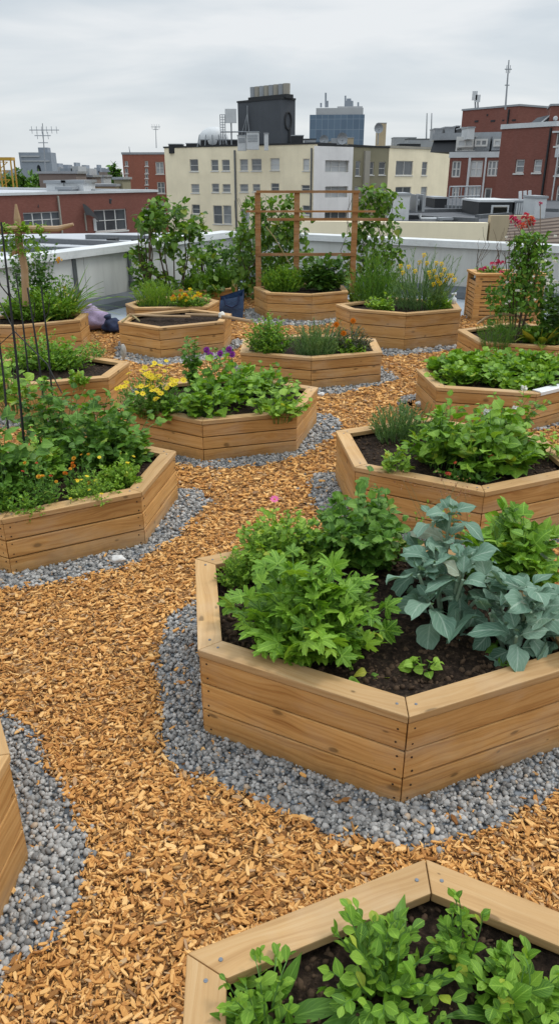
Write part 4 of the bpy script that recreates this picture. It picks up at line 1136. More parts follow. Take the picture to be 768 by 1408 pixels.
tp = [(1.494, 9.45, 0.979), (1.594, 9.45, 0.971), (1.772, 9.45, 1.107), (1.815, 9.45, 1.014), (1.932, 9.45, 1.014), (1.996, 9.45, 1.005), (1.852, 9.45, 0.902), (1.947, 9.45, 0.85), (2.008, 9.45, 0.876), (2.099, 9.45, 0.867), (2.177, 9.45, 0.815), (2.0, 9.45, 0.772), (1.875, 9.45, 0.85), (1.914, 9.45, 0.919), (2.038, 9.45, 0.936), (1.527, 9.45, 0.902), (1.679, 9.45, 0.919), (1.969, 9.45, 0.806), (2.068, 9.45, 0.815), (1.725, 9.45, 1.022), (1.919, 9.45, 0.763), (2.136, 9.45, 0.867)]
for q in tp: p.flower('cluster', q, .042, 'yellow', (0, -1, .4)); p.canes([(q[0]*.9+b[0]*.1, b[1], b[2]+b[4]*.4), q], .0035, 'stem')
p.done()
b = (1.282, 9.47, 0.41, 0.208, 0.213)
P('lettuce_plant', 'bright lettuce at the rim of the tall feathery bed', 'vegetable plant', b).bush(b[3], b[3]*.5, b[4]*1.1, 50, 5, ROUND, .07, 'light', tmin=.3, up=.3).done()
b = (2.037, 9.562, 0.41, 0.187, 0.227)
P('parsley_plant', 'small parsley tuft under the yellow flower spikes', 'herb', b).bush(b[3], b[3]*.5, b[4]*1.1, 60, 6, LOBES, .05, 'light', tmin=.3, up=.3).done()

# --- shrubs along the parapet
def shrub(label, pos, ext, n, size, mat='tree', top=.5):
    p = Plant('shrub', label, 'shrub', *pos, 'shrubs in front of the parapet')
    for i in range(7):
        x = random.uniform(-1, 1)*ext[0]
        p.canes([(pos[0]+x*.1, pos[1], pos[2]-.02), (pos[0]+x*.5, pos[1]+random.uniform(-.1, .1), pos[2]+ext[2]*.5), (pos[0]+x*random.uniform(.3, .8), pos[1], pos[2]+ext[2]*random.uniform(.8, 1.02))], (.02, .004), 'brownstem')
    ns = int(n/16); a = rng.uniform(0, 2*np.pi, ns); q = np.sqrt(rng.uniform(0, 1, ns)); zz = rng.uniform(.04, 1, ns)
    wd = ext[0]*(1-top*zz**1.6)
    ctr = np.stack([pos[0]+np.cos(a)*q*wd, pos[1]+np.sin(a)*q*ext[1], pos[2]+zz*ext[2]], 1)
    for c_ in ctr:
        m = 16; t = rng.uniform(0, 1, m); dr = uvec(np.array([c_[0]-pos[0], c_[1]-pos[1]-.2, .35]) + rng.normal(0, .25, 3))
        pt = c_ + dr*(t[:, None]*.26 - .08) + rng.normal(0, .035, (m, 3))
        put(p.leafmb(mat), BROAD+OVAL, pt, rng.normal(0, .6, (m, 3)) + dr*.7 + [0, -.25, -.05], size*rng.uniform(.55, 1.3, m), .6)
    return p
shrub('tall leafy shrub standing against the grey parapet', (-1.772, 12.6, 0), (.80, .40, 1.504), 1100, .125, top=.62).done()
p = shrub('low shrub shoot leaning left of the tall leafy one', (-2.144, 12.35, .3), (.24, .2, 1.073), 150, .11, top=.3); p.done()
shrub('dark rounded shrub in the parapet corner', (-0.81, 13.9, 0), (.72, .4, 0.881), 900, .10, 'dark', .35).done()
shrub('dark shrub half hidden behind the trellis bed', (-0.244, 13.4, 0), (.6, .35, 1.207), 700, .11, 'dark', .3).done()
shrub('thin pale shrub by the parapet next to the corner bed', (-1.41, 13.8, .1), (.3, .2, 0.719), 120, .08, 'light', .3).done()
# ------------------------------------------------------------------ small things in the garden
# trellis on bed O
ty = 11.95
root = empty('trellis', (0.414, ty, .35), 'brown stained wooden trellis of three posts and thin rails on a planter', 'trellis')
px = [-0.329, 0.262, 1.147]
tz = [1.752, 1.499, 1.386, 0.882]
for x in px:
    mb = MB(); mb.box(x-.042, x+.042, ty-.03, ty+.03, .30, tz[0]+.01); mb.build('post', M['oldwood'], root)
for (xa, xb, z, t) in ((px[0]-.02, px[2]+.06, tz[0]+.02, .018), (px[0]-.18, px[2]+.3, tz[1], .014), (px[1]-.45, px[2]+.5, tz[2], .02), (px[0]-.02, px[2]+.02, tz[3], .022)):
    mb = MB(); mb.box(xa, xb, ty-.052, ty-.0305, z-t, z+t); mb.build('rail', M['oldwood'], root)
mb = MB(); mb.tube([(px[0]+.12, ty-.06, tz[2]-.1), (px[0]+.25, ty-.05, tz[3]+.25), (px[0]+.5, ty-.05, tz[3]-.15)], .008, 5); mb.build('twine', M['drystem'], root)

# black stakes with wires in bed D
root0 = None
stk = [((-1.63, 4.376), (-1.644, 4.626, 1.746)), ((-2.302, 6.59), (-2.368, 6.84, 1.199)), ((-1.886, 5.667), (-1.974, 5.917, 1.198)), ((-1.917, 5.985), (-1.966, 6.235, 1.155)), ((-1.937, 4.95), (-1.982, 5.2, 1.073))]
lb = ['tallest black garden stake at the left edge, leaning slightly', 'black garden stake second from the left edge', 'black garden stake with a bent tip over the greens', 'black garden stake nearest the bare soil', 'black garden stake cut by the picture edge']
for i, (b, t) in enumerate(stk):
    p0 = Vector((b[0], b[1], .28)); p1 = Vector(t)
    r_ = empty('garden_stake', p0, lb[i], 'garden stake', 'black stakes in the marigold bed')
    mb = MB(); mb.tube([p0, p0.lerp(p1, .5)+Vector((.008, 0, 0)), p1], [.0085, .008, .006], 7); mb.build('pole', M['blackpole'], r_)
    mb = MB(); e = p0.lerp(p1, .72)
    w_ = random.choice((-1, 1))*random.uniform(.03, .06); mb.tube([e, e+Vector((w_, -.02, .06)), e+Vector((w_*1.5, -.03, .16))], [.004, .004, .003], 5)
    mb.build('twig', M['blackpole'], r_)
wire = [(-1.866, 5.0, 1.228), (-1.763, 4.9, 1.056), (-1.625, 4.8, 0.956), (-1.51, 4.7, 0.884), (-1.409, 4.6, 0.718)]
mb = MB(); mb.tube(wire, .004, 5); mb.tube([wire[1], Vector(wire[1])+Vector((-.2, .1, -.15))], .003, 5)
tag(mb.build('support_wire', M['blackpole']), 'thin black wire sagging across the stakes', 'wire')

# crossed branch in bed F
by = 9.2
q = [(-3.068, 9.2, 1.692), (-3.075, 9.2, 1.535), (-3.091, 9.2, 1.254), (-3.071, 9.2, 0.981), (-3.119, 9.2, 0.537)]
root = empty('branch_support', q[-1], 'pale peeled branch with a curved crosspiece over the parsley', 'plant support')
mb = MB(); mb.tube(q[::-1], [.045, .045, .045, .042, .012], 8); mb.build('post', M['stick'], root)
q = [(-3.406, 9.13, 1.396), (-3.102, 9.13, 1.428), (-2.847, 9.13, 1.428), (-2.591, 9.13, 1.428), (-2.406, 9.13, 1.476)]
mb = MB(); mb.tube(q, [.03, .035, .035, .032, .018], 8); mb.build('crosspiece', M['stick'], root)
q = [(-3.055, 9.15, 1.217), (-3.149, 9.15, 1.168), (-3.208, 9.15, 1.119)]
mb = MB(); mb.tube(q, [.02, .025, .012], 6); mb.build('stub', M['stick'], root)

# sticks, twine and cloth on the bare bed
zl = .375
q = [(-1.185, 9.385, 0.4), (-0.766, 9.307, 0.4), (-0.341, 8.908, 0.4)]
mb = MB(); mb.tube(q, [.018, .02, .022], 8); tag(mb.build('long_stick', M['stick']), 'long pale stick lying across the far corner of the bare soil bed', 'stick')
q = [(-1.892, 9.385, 0.4), (-1.537, 9.281, 0.4), (-1.104, 9.229, 0.4)]
mb = MB(); mb.tube(q, [.012, .016, .014], 8); tag(mb.build('short_stick', M['stick']), 'shorter stick on the back rim of the bare soil bed', 'stick')
q = [(-1.898, 8.939, 0.39), (-1.904, 9.391, 0.39), (-1.886, 9.444, 0.39), (-1.793, 9.236, 0.39), (-1.695, 8.987, 0.39)]
mb = MB(); mb.tube(q, .010, 6); tag(mb.build('rope', M['drystem']), 'pale rope looped over the left corner of the bare soil bed', 'rope')
M['cloth'] = m_plain('white cloth', (.62, .60, .55), .9, .2, 9, .1)
def lump(name, label, cat, c, r, mat, seed, flat=1.0, extra=None, amp=.25):
    bm = bmesh.new(); bmesh.ops.create_icosphere(bm, subdivisions=4, radius=1)
    for v in bm.verts:
        k = v.co.copy(); f = 1 + amp*noise.noise(k*1.4+Vector((seed, 0, 0))) + amp*.35*abs(noise.noise(k*4+Vector((0, seed, 0))))
        z = k.z*f
        if z < 0: z *= flat
        v.co = Vector((k.x*f*r[0], k.y*f*r[1], z*r[2]))
    zm = min(v.co.z for v in bm.verts)
    for v in bm.verts: v.co.z -= zm
    for f in bm.faces: f.smooth = True
    me = bpy.data.meshes.new(name); bm.to_mesh(me); bm.free()
    return tag(link(name, me, mat, None, c), label, cat)
c_ = (-0.721, 9.299, 0.37)
lump('cloth_rag', 'white rag draped on the right corner of the bare soil bed', 'cloth', (c_[0], c_[1], .372), (.045, .06, .05), M['cloth'], 3, .5)
M['mauve'] = m_plain('mauve sack', (.34, .27, .40), .8, .35, 9, .2, 0, .8)
M['navy'] = m_plain('navy sack', (.018, .028, .07), .7, .4, 7, .25, 0, .5)
M['blue'] = m_plain('blue tarpaulin', (.025, .06, .14), .5, .5, 5, .4, 0, .8)
def sack(name, label, c, r, mat, seed):
    r_ = empty(name, c, label, 'sack')
    b = lump('body', None, None, (0, 0, 0), r, mat, seed, .6); b.parent = r_
    mb = MB(); top = Vector(c)+Vector((-.02, 0, r[2]*1.55))
    mb.tube([top+Vector((0, 0, -.10)), top+Vector((-.01, 0, -.02)), top+Vector((-.03, -.02, .05))], [.07, .03, .055], 10); mb.build('tied_neck', mat, r_, True)
c_ = (-2.603, 10.325, 0.0)
sack('sack', 'crumpled mauve sack on the chips beside the parsley bed', (c_[0]-.02, c_[1]+.15, 0), (.21, .18, .19), M['mauve'], 1)
c_ = (-2.325, 10.12, 0.0)
sack('sack', 'small navy sack slumped beside the bare soil bed', (c_[0], c_[1]+.15, 0), (.125, .14, .12), M['navy'], 5)
c_ = (-0.724, 11.164, 0.0)
r_ = empty('tote_bag', (c_[0], c_[1]+.15, 0), 'blue tote bag with a peaked corner between the planters', 'bag')
x, y = c_[0], c_[1]+.15
mb = MB(); v = []
for (z, w_, d_) in ((0, .16, .12), (.18, .18, .13), (.32, .17, .11)):
    v += [(x-w_, y-d_, z), (x+w_, y-d_, z), (x+w_, y+d_, z), (x-w_, y+d_, z)]
v[9] = (x+.17, y-.10, .36); v[10] = (x+.19, y+.05, .44); v[8] = (x-.16, y-.1, .30)
mb.add(v, [(3,2,1,0)] + [(k*4+i, k*4+(i+1) % 4, k*4+4+(i+1) % 4, k*4+4+i) for k in (0, 1) for i in range(4)])
mb.add([(a*.96+x*.04, b*.96+y*.04, max(.02, q_-.015)) for a, b, q_ in v], [(0,1,2,3)] + [(k*4+4+i, k*4+4+(i+1) % 4, k*4+(i+1) % 4, k*4+i) for k in (0, 1) for i in range(4)])
mb.build('body', M['blue'], r_)
mb = MB(); mb.tube([(x-.1, y-.13, .34), (x-.08, y-.16, .24), (x+.02, y-.165, .20), (x+.10, y-.15, .25), (x+.12, y-.12, .37)], .012, 6); mb.build('strap', M['navy'], r_)
M['stone'] = m_plain('weathered stone', (.42, .40, .36), .9, .4, 14, .2, 0, .8)
c_ = (-1.502, 7.086, 0.36)
lump('corner_stone', 'grey stone standing on the far corner of the bed behind the black stakes', 'stone', (c_[0]-.02, c_[1]+.02, .356), (.028, .028, .065), M['stone'], 8, 1, None, .3)
M['wstone'] = m_plain('white stone', (.62, .62, .60), .6, .15, 30, .3)
for (u, lab_, r) in ((0, 'white pebble lying on the gravel by the stake bed', .028), (1, 'white stone at the foot of the lettuce bed', .035), (2, 'pale stone beside the spinach bed corner', .025)):
    c_ = [(-0.909, 3.607, 0.0), (1.326, 6.644, 0.0), (0.411, 7.015, 0.0)][u]
    lump('white_stone', lab_, 'stone', (c_[0], c_[1], .012), (r*1.4, r, r*.75), M['wstone'], 20+u)
c_ = (2.281, 9.855, 0.47)
M['plast'] = m_plain('white plastic', (.68, .70, .70), .4, .1, 6, .4, 0, .02)
r_ = empty('spray_bottle', (c_[0], c_[1], .462), 'small white bottle on the corner of the tall feathery bed', 'bottle')
mb = MB(); mb.tube([(c_[0], c_[1], .462), (c_[0], c_[1], .53), (c_[0], c_[1], .545), (c_[0], c_[1], .57)], [.042, .042, .018, .016], 12); mb.build('body', M['plast'], r_, True)
mb = MB(); mb.tube([(c_[0]-.03, c_[1], .58), (c_[0]+.035, c_[1], .585)], [.014, .018], 8); mb.build('cap', M['plast'], r_)
# white edging strip on the lettuce bed
a, b = Vector((2.20, 5.99, .33)), Vector((2.80, 6.40, .33))
mb = MB(); d = (b-a).normalized(); n_ = Vector((d.y, -d.x, 0))
prof = [(-.012, -.022), (.006, -.022), (.0065, .006), (-.01, .012), (-.085, .011), (-.09, .005), (-.03, .004), (-.012, .002)]
vs = [tuple(e - n_*(-t) + Vector((0, 0, z))) for e in (a, b) for t, z in [(q[0], q[1]) for q in prof]]
k = len(prof); mb.add(vs, [(i, (i+1) % k, k+(i+1) % k, k+i) for i in range(k)] + [tuple(range(k-1, -1, -1)), tuple(range(k, 2*k))])
tag(mb.build('edge_strip', M['plast']), 'white plastic strip capping the rim of the lettuce bed', 'strip')
# arched cane in bed J
q = [(2.2, 8.25, 0.49), (2.297, 8.25, 0.562), (2.47, 8.25, 0.601), (2.651, 8.25, 0.578), (2.744, 8.25, 0.49)]
mb = MB(); mb.tube(q, [.012, .016, .017, .015, .01], 7); tag(mb.build('bent_cane', M['stick']), 'pale bent cane arching over the dill', 'cane')

# slatted planter
x0, y0 = (2.896, 11.164); y0 = y0 + .0; zq = 0.662; wq, dq = 1.02, .55
root = empty('slatted_planter', (x0, y0, 0), 'tall slatted wooden planter box against the parapet with pink flowers', 'planter')
for (a, b) in ((0, 0), (wq-.09, 0), (0, dq-.05), (wq-.09, dq-.05)):
    bm = bmesh.new(); ul = bm.loops.layers.uv.new('UVMap')
    mb = MB(); mb.box(x0+a, x0+a+.09, y0+b, y0+b+.05, 0, zq-.012); o = mb.build('corner_post', M['wood'], root)
    bm.free()
for k in range(9):
    z = .03 + k*(zq-.12)/9
    for (a0, a1, b0, b1) in ((.092, wq-.092, .012, .03), (.012, .03, .052, dq-.052)):
        mb = MB(); mb.box(x0+a0, x0+a1, y0+b0, y0+b1, z, z+(zq-.12)/9-.014); mb.build('slat', M['wood'], root)
mb = MB(); mb.box(x0+.034, x0+wq-.034, y0+.034, y0+dq-.034, .02, zq-.10); mb.build('liner', M['liner'], root)
mb = MB(); mb.box(x0+.092, x0+wq-.092, y0+.004, y0+.034, zq-.085, zq-.013); mb.build('apron', M['wood'], root)
for (a0, a1, b0, b1) in ((-.015, wq+.015, -.02, .10), (-.015, wq+.015, dq-.08, dq+.02), (-.015, .09, .102, dq-.082), (wq-.09, wq+.015, .102, dq-.082)):
    mb = MB(); mb.box(x0+a0, x0+a1, y0+b0, y0+b1, zq-.01, zq+.022); mb.build('rim_board', M['wood'], root)
p = Plant('petunia_plant', 'pink petunias in the slatted planter', 'flowering plant', x0+.28, y0+.25, zq-.09)
p.bush(.30, .18, .19, 70, 6, OVAL+ROUND, .06, 'fresh', tmin=.2, up=.2); p.flowers('cluster', 9, .055, 'rose', .02, None, None)
p.done()
p = Plant('bare_twigs', 'bare twisting twigs rising from the slatted planter', 'dead plant', x0+.2, y0+.3, zq-.1)
for i in range(7):
    q_ = [(x0+.12+.06*i, y0+.3, zq-.1)]
    for k in range(1, 8): q_.append((q_[-1][0]+random.uniform(-.06, .06), q_[-1][1]+random.uniform(-.02, .02), q_[-1][2]+.12*random.uniform(.5, 1.1)))
    p.canes(q_, (.006, .002), 'brownstem')
    p.canes([q_[3], (q_[3][0]+random.uniform(-.15, .15), q_[3][1], q_[3][2]+.16)], (.004, .002), 'brownstem')
p.done()

# ------------------------------------------------------------------ the city around
M['yellow'] = m_render('cream render', (.93, .83, .61), .16)
M['white_r'] = m_render('white render', (.84, .83, .82), .2)
M['olive'] = m_render('olive render', (.27, .25, .17), .3)
M['conc'] = m_render('pale concrete', (.36, .34, .29), .4)
M['brick'] = m_brick('red brick', (.30, .105, .07), (.36, .135, .095), (.30, .17, .13), 1.4)
M['brickd'] = m_brick('dark red brick', (.215, .080, .060), (.265, .105, .082), (.22, .12, .10), 1.4)
M['brickb'] = m_brick('brown brick', (.20, .13, .09), (.27, .18, .13), (.28, .24, .2), 1.2)
M['tower'] = m_render('charcoal cladding', (.085, .093, .105), .25)
M['winframe'] = m_plain('white window frame', (.60, .60, .58), .5, .12, 3, .3, 0, 0)
M['glass'] = m_glass('window glass', (.045, .05, .055), (.50, .52, .53))
M['roofing'] = m_plain('dark bitumen roof', (.095, .10, .11), .85, .35, .25, .2, 0, .2)
M['roofw'] = m_plain('pale roof membrane', (.45, .47, .50), .6, .25, .15, .3, 0, .1)
M['metal'] = m_plain('grey sheet metal', (.30, .32, .34), .45, .25, .7, .5, .4, .05)
M['metalw'] = m_plain('pale sheet metal', (.55, .57, .58), .5, .2, .8, .4, 0, .05)
M['black'] = m_plain('black cladding', (.025, .027, .030), .6, .3, .8, .3)
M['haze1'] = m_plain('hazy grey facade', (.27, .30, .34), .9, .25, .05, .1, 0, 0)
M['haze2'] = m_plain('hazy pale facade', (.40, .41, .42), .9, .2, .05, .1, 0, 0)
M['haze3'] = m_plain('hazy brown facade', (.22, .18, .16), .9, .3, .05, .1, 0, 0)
M['tan'] = m_render('tan render', (.45, .37, .25), .3)
M['crane'] = m_plain('yellow crane paint', (.50, .30, .05), .5, .2, 2, .3)
M['brownroof'] = m_plain('brown shingles', (.16, .125, .10), .9, .35, 1.5, .2, 0, .4)
def glasswall():
    t = NT('blue curtain wall'); uv = t.uv()
    br = t.n('TexBrick', {'Vector': uv, 'Color1': (.045, .085, .14, 1), 'Color2': (.09, .15, .22, 1), 'Mortar': (.22, .27, .33, 1), 'Scale': .25, 'Mortar Size': .02, 'Brick Width': .6, 'Row Height': .9}, offset=0.0)
    nz = t.noise(uv, .05, 3, .5)
    c = t.mix(t.math('MULTIPLY', nz, .5), br.outputs[0], (.16, .22, .29))
    return t.done(t.bsdf(c, .25, None, .5))
M['curtain'] = glasswall()

def lerp2(p, q, s, L_): return (p[0]+(q[0]-p[0])*s/L_, p[1]+(q[1]-p[1])*s/L_)
def facade(mb, p0, p1, z0, z1, wins, rec=.22):
    L_ = math.hypot(p1[0]-p0[0], p1[1]-p0[1]); d = ((p1[0]-p0[0])/L_, (p1[1]-p0[1])/L_); n = (d[1], -d[0])
    P3 = lambda s, z, t=0: (p0[0]+d[0]*s+n[0]*t, p0[1]+d[1]*s+n[1]*t, z)
    xs = sorted({0, L_} | {min(max(w[i], 0), L_) for w in wins for i in (0, 1)}); zs = sorted({z0, z1} | {min(max(w[i], z0), z1) for w in wins for i in (2, 3)})
    for a, b in zip(xs, xs[1:]):
        for c, e in zip(zs, zs[1:]):
            m, q = (a+b)/2, (c+e)/2
            if b-a < 1e-4 or e-c < 1e-4 or any(w[0] < m < w[1] and w[2] < q < w[3] for w in wins): continue
            mb.add([P3(a, c), P3(b, c), P3(b, e), P3(a, e)], [(0,1,2,3)], [(a, c), (b, c), (b, e), (a, e)])
    for w in wins:
        a, b, c, e = w[:4]
        for q in (((a, c), (b, c)), ((b, c), (b, e)), ((b, e), (a, e)), ((a, e), (a, c))):
            (s0, y0), (s1, y1) = q
            mb.add([P3(s0, y0), P3(s1, y1), P3(s1, y1, -rec), P3(s0, y0, -rec)], [(3,2,1,0)], [(s0, y0), (s1, y1), (s1, y1), (s0, y0)])
    return P3, L_, d, n
def window(root, P3, w, cols=1, rows=2, fw=.075, rec=.16, sill=True, frame='winframe'):
    a, b, c, e = w[:4]; fr = MB()
    def bar(s0, s1, y0, y1, t0=-rec, t1=-rec+.07):
        fr.hexa([P3(s0, y0, t1), P3(s1, y0, t1), P3(s1, y0, t0), P3(s0, y0, t0), P3(s0, y1, t1), P3(s1, y1, t1), P3(s1, y1, t0), P3(s0, y1, t0)])
    bar(a, b, c, c+fw); bar(a, b, e-fw, e); bar(a, a+fw, c+fw, e-fw); bar(b-fw, b, c+fw, e-fw)
    for k in range(1, cols):
        m = a+(b-a)*k/cols; bar(m-fw*.5, m+fw*.5, c+fw, e-fw)
    for k in range(1, rows):
        m = c+(e-c)*k/rows
        for q in range(cols):
            l, r_ = a+(b-a)*q/cols+(fw if q == 0 else fw*.5), a+(b-a)*(q+1)/cols-(fw if q == cols-1 else fw*.5)
            bar(l, r_, m-fw*.35, m+fw*.35, -rec, -rec+.05)
    if sill: bar(a-.08, b+.08, c-.10, c-.004, -.1, .07)
    f = fr.build('window', M[frame], root)
    mb = MB(); q = -rec+.02
    mb.add([P3(a+.02, c+.02, q), P3(b-.02, c+.02, q), P3(b-.02, e-.02, q), P3(a+.02, e-.02, q)], [(0,1,2,3)], [(a, c), (b, c), (b, e), (a, e)])
    mb.build('pane', M['glass'], f)
    return f
def building(name, label, cat, line, zt, depth, mat, wins=(), zb=-16, roof='roofing', cap=.22, capmat='metal', group=None, **kw):
    p0, p1 = line
    root = empty(name, (p0[0], p0[1], zb), label, cat, group)
    mb = MB(); P3, L_, d, n = facade(mb, p0, p1, zb, zt, [w for w in wins])
    a, b, c, e = P3(0, 0), P3(L_, 0), P3(L_, 0, -depth), P3(0, 0, -depth)
    for q, r_ in ((b, c), (c, e), (e, a)):
        l = math.hypot(r_[0]-q[0], r_[1]-q[1])
        mb.add([(q[0], q[1], zb), (r_[0], r_[1], zb), (r_[0], r_[1], zt), (q[0], q[1], zt)], [(0,1,2,3)], [(0, zb), (l, zb), (l, zt), (0, zt)])
    mb.build('wall', M[mat], root)
    mb = MB(); mb.add([P3(0, zt-.02), P3(L_, zt-.02), P3(L_, zt-.02, -depth), P3(0, zt-.02, -depth)], [(0,1,2,3)], [(0,0),(L_,0),(L_,depth),(0,depth)])
    mb.build('roof', M[roof], root)
    if cap:
        mb = MB(); bx = lambda s0, s1, t0, t1: mb.hexa([P3(s0, zt-.004, t1), P3(s1, zt-.004, t1), P3(s1, zt-.004, t0), P3(s0, zt-.004, t0), P3(s0, zt+cap, t1), P3(s1, zt+cap, t1), P3(s1, zt+cap, t0), P3(s0, zt+cap, t0)])
        bx(-.08, L_+.08, -.3, .08); bx(-.08, .3, -depth, -.301); bx(L_-.3, L_+.08, -depth, -.301); bx(.301, L_-.301, -depth, -depth+.3)
        mb.build('coping', M[capmat], root)
    for w in wins: window(root, P3, w, *(w[4:] if len(w) > 4 else (1, 2)), **kw)
    return root, P3, L_
def strip(root, P3, name, mat, s0, s1, z0, z1, t0, t1):
    mb = MB(); mb.hexa([P3(s0, z0, t1), P3(s1, z0, t1), P3(s1, z0, t0), P3(s0, z0, t0), P3(s0, z1, t1), P3(s1, z1, t1), P3(s1, z1, t0), P3(s0, z1, t0)])
    return mb.build(name, M[mat], root)

# cream apartment block, in three joined ranges
ya = ((-14.177, 100), (4.116, 87))
wa = [(4.061, 5.424, 2.384, 3.714), (7.433, 8.553, 2.423, 3.635), (9.085, 10.291, 2.419, 3.618), (11.781, 12.959, 2.412, 3.636), (13.463, 14.894, 2.407, 3.662), (16.108, 17.393, 2.467, 3.694), (20.533, 21.369, 2.411, 3.592), (4.133, 5.441, -0.003, 0.987), (7.42, 8.553, 0.099, 1.054), (9.079, 10.301, 0.119, 1.017), (11.71, 12.935, 0.18, 1.033), (13.573, 14.676, 0.247, 1.043), (16.174, 17.342, 0.299, 1.149), (20.359, 21.456, 0.248, 0.997), (4.082, 5.405, -2.38, -1.308), (7.499, 8.92, -3.448, -1.344, 1, 2), (9.057, 10.34, -3.398, -1.314, 1, 2), (11.752, 13.06, -3.332, -1.631, 1, 2), (20.52, 21.502, -2.06, -1.085), (4.127, 5.394, -5.082, -3.736)]
rt, P3, L_ = building('apartment_block', 'long cream rendered apartment block with rows of sash windows', 'building', ya, 5.002, 16, 'yellow', wa, cap=.16, capmat='black')
for w_ in [(11.039, 11.214, -4.769, 4.581), (21.613, 21.747, -3.934, 4.627)]: strip(rt, P3, 'drainpipe', 'zinc', w_[0], w_[1], w_[2], w_[3], .01, .16)
yb = ((4.197, 87), (12.583, 93.5))
zb_ = 4.82
wb = [(0.744, 4.251, 2.269, 3.445, 3, 2), (0.831, 4.235, -0.308, 0.849, 3, 2), (0.848, 4.364, -2.583, -1.753, 3, 1), (5.479, 6.218, 1.903, 3.428), (7.697, 8.331, 2.0, 3.352), (9.135, 10.196, 2.0, 3.366), (5.466, 6.26, -0.339, 0.823), (7.875, 8.52, -0.399, 0.804), (9.271, 10.191, -0.597, 0.792)]
rt, P3, L_ = building('apartment_block', 'narrow olive and white range between the two cream blocks', 'building', yb, zb_, 14, 'olive', wb, cap=.16, capmat='black')
s0, s1 = (0.134, 4.813); wb2 = [w for w in wb if w[0] < s1]
mb = MB(); q0, q1 = P3(s0-1.0, 0, .25)[:2], P3(s1, 0, .25)[:2]
facade(mb, q0, q1, -16, zb_-.03, [(w[0]-s0+1.0, w[1]-s0+1.0, w[2], w[3]) for w in wb2], .25)
e0, e1 = P3(s1, 0, .001), P3(s1, 0, .25)
mb.add([(e1[0], e1[1], -16), (e0[0], e0[1], -16), (e0[0], e0[1], zb_-.03), (e1[0], e1[1], zb_-.03)], [(0,1,2,3)], [(0,-16),(.25,-16),(.25,zb_),(0,zb_)]); mb.build('bay_wall', M['white_r'], rt)
a_, b_ = (6.681, 7.474)
strip(rt, P3, 'pier', 'conc', a_, b_, -16, zb_-.35, .002, .25)
yc = ((12.65, 93.8), (21.86, 103))
wc = [(1.456, 4.852, 1.945, 3.513, 2, 1), (6.73, 7.871, 1.943, 3.455), (1.658, 4.807, -0.506, 0.704, 2, 1), (6.9, 8.201, -0.77, 0.663)]
rt, P3, L_ = building('apartment_block', 'plain cream block with few windows behind the flat roof', 'building', yc, 4.831, 14, 'yellow', wc, cap=.25, capmat='conc')

# charcoal plant room and roof clutter
zr = 5.002
pa = ((-4.871, 97), (0.161, 92))
zt_ = 9.622
rt, P3, L_ = building('plant_room', 'charcoal clad plant room tower on the cream block roof', 'roof structure', pa, zt_, 2.3, 'tower', (), zb=zr-.3, cap=.18, capmat='black')
n_ = Vector(P3(0, 0, 1)) - Vector(P3(0, 0, 0)); sdir = Vector(P3(1, 0)) - Vector(P3(0, 0))
cc = Vector(P3(L_+.06, zt_-2.1, -1.1)); mb = MB()
mb.tube([cc + (n_*math.cos(a)*.50 + Vector((0, 0, 1))*math.sin(a)*.85) for a in np.linspace(0, 2*math.pi, 21)], .12, 6); mb.build('round_emblem', M['black'], rt)
mb = MB(); c2 = Vector(P3(L_+.05, zt_-5.4, -1.3)); mb.hexa([tuple(c2+n_*a+sdir*b+Vector((0, 0, z))) for z in (0, 2.6) for a, b in ((-.14, 0), (.14, 0), (.14, .08), (-.14, .08))]); mb.build('sign_stroke', M['black'], rt)
mb = MB(); c3 = Vector(P3(L_*.22, zr+.3, .5)); ap = Vector(P3(L_*.27, zt_-1.2, .25))
for dx in (-.9, 0, 1.0): mb.tube([c3+sdir*dx, ap], .05, 5)
mb.tube([ap, ap+Vector((0, 0, .8))], .05, 5); mb.build('roof_ladder', M['metal'], rt)
mb = MB(); rt2 = empty('cooling_tower', P3(L_*.2, zt_, -2), 'row of weathered cooling drums on the charcoal plant room', 'roof equipment')
for k in range(8):
    q = P3(L_*.22 + k*.76, 0, -1.1); mb = MB(); mb.cyl(q[0], q[1], zt_+.19, zt_+1.55, .39, .42, 12); mb.build('drum', M['conc' if k % 2 else 'metal'], rt2)
mb = MB(); q0 = P3(L_*.15, 0, -1.6); mb.hexa([P3(L_*.17, zt_+.1, -.55), P3(L_*.22+5.8, zt_+.1, -.55), P3(L_*.22+5.8, zt_+.1, -1.7), P3(L_*.17, zt_+.1, -1.7), P3(L_*.17, zt_+.5, -.55), P3(L_*.22+5.8, zt_+.5, -.55), P3(L_*.22+5.8, zt_+.5, -1.7), P3(L_*.17, zt_+.5, -1.7)]); mb.build('plinth', M['black'], rt2)

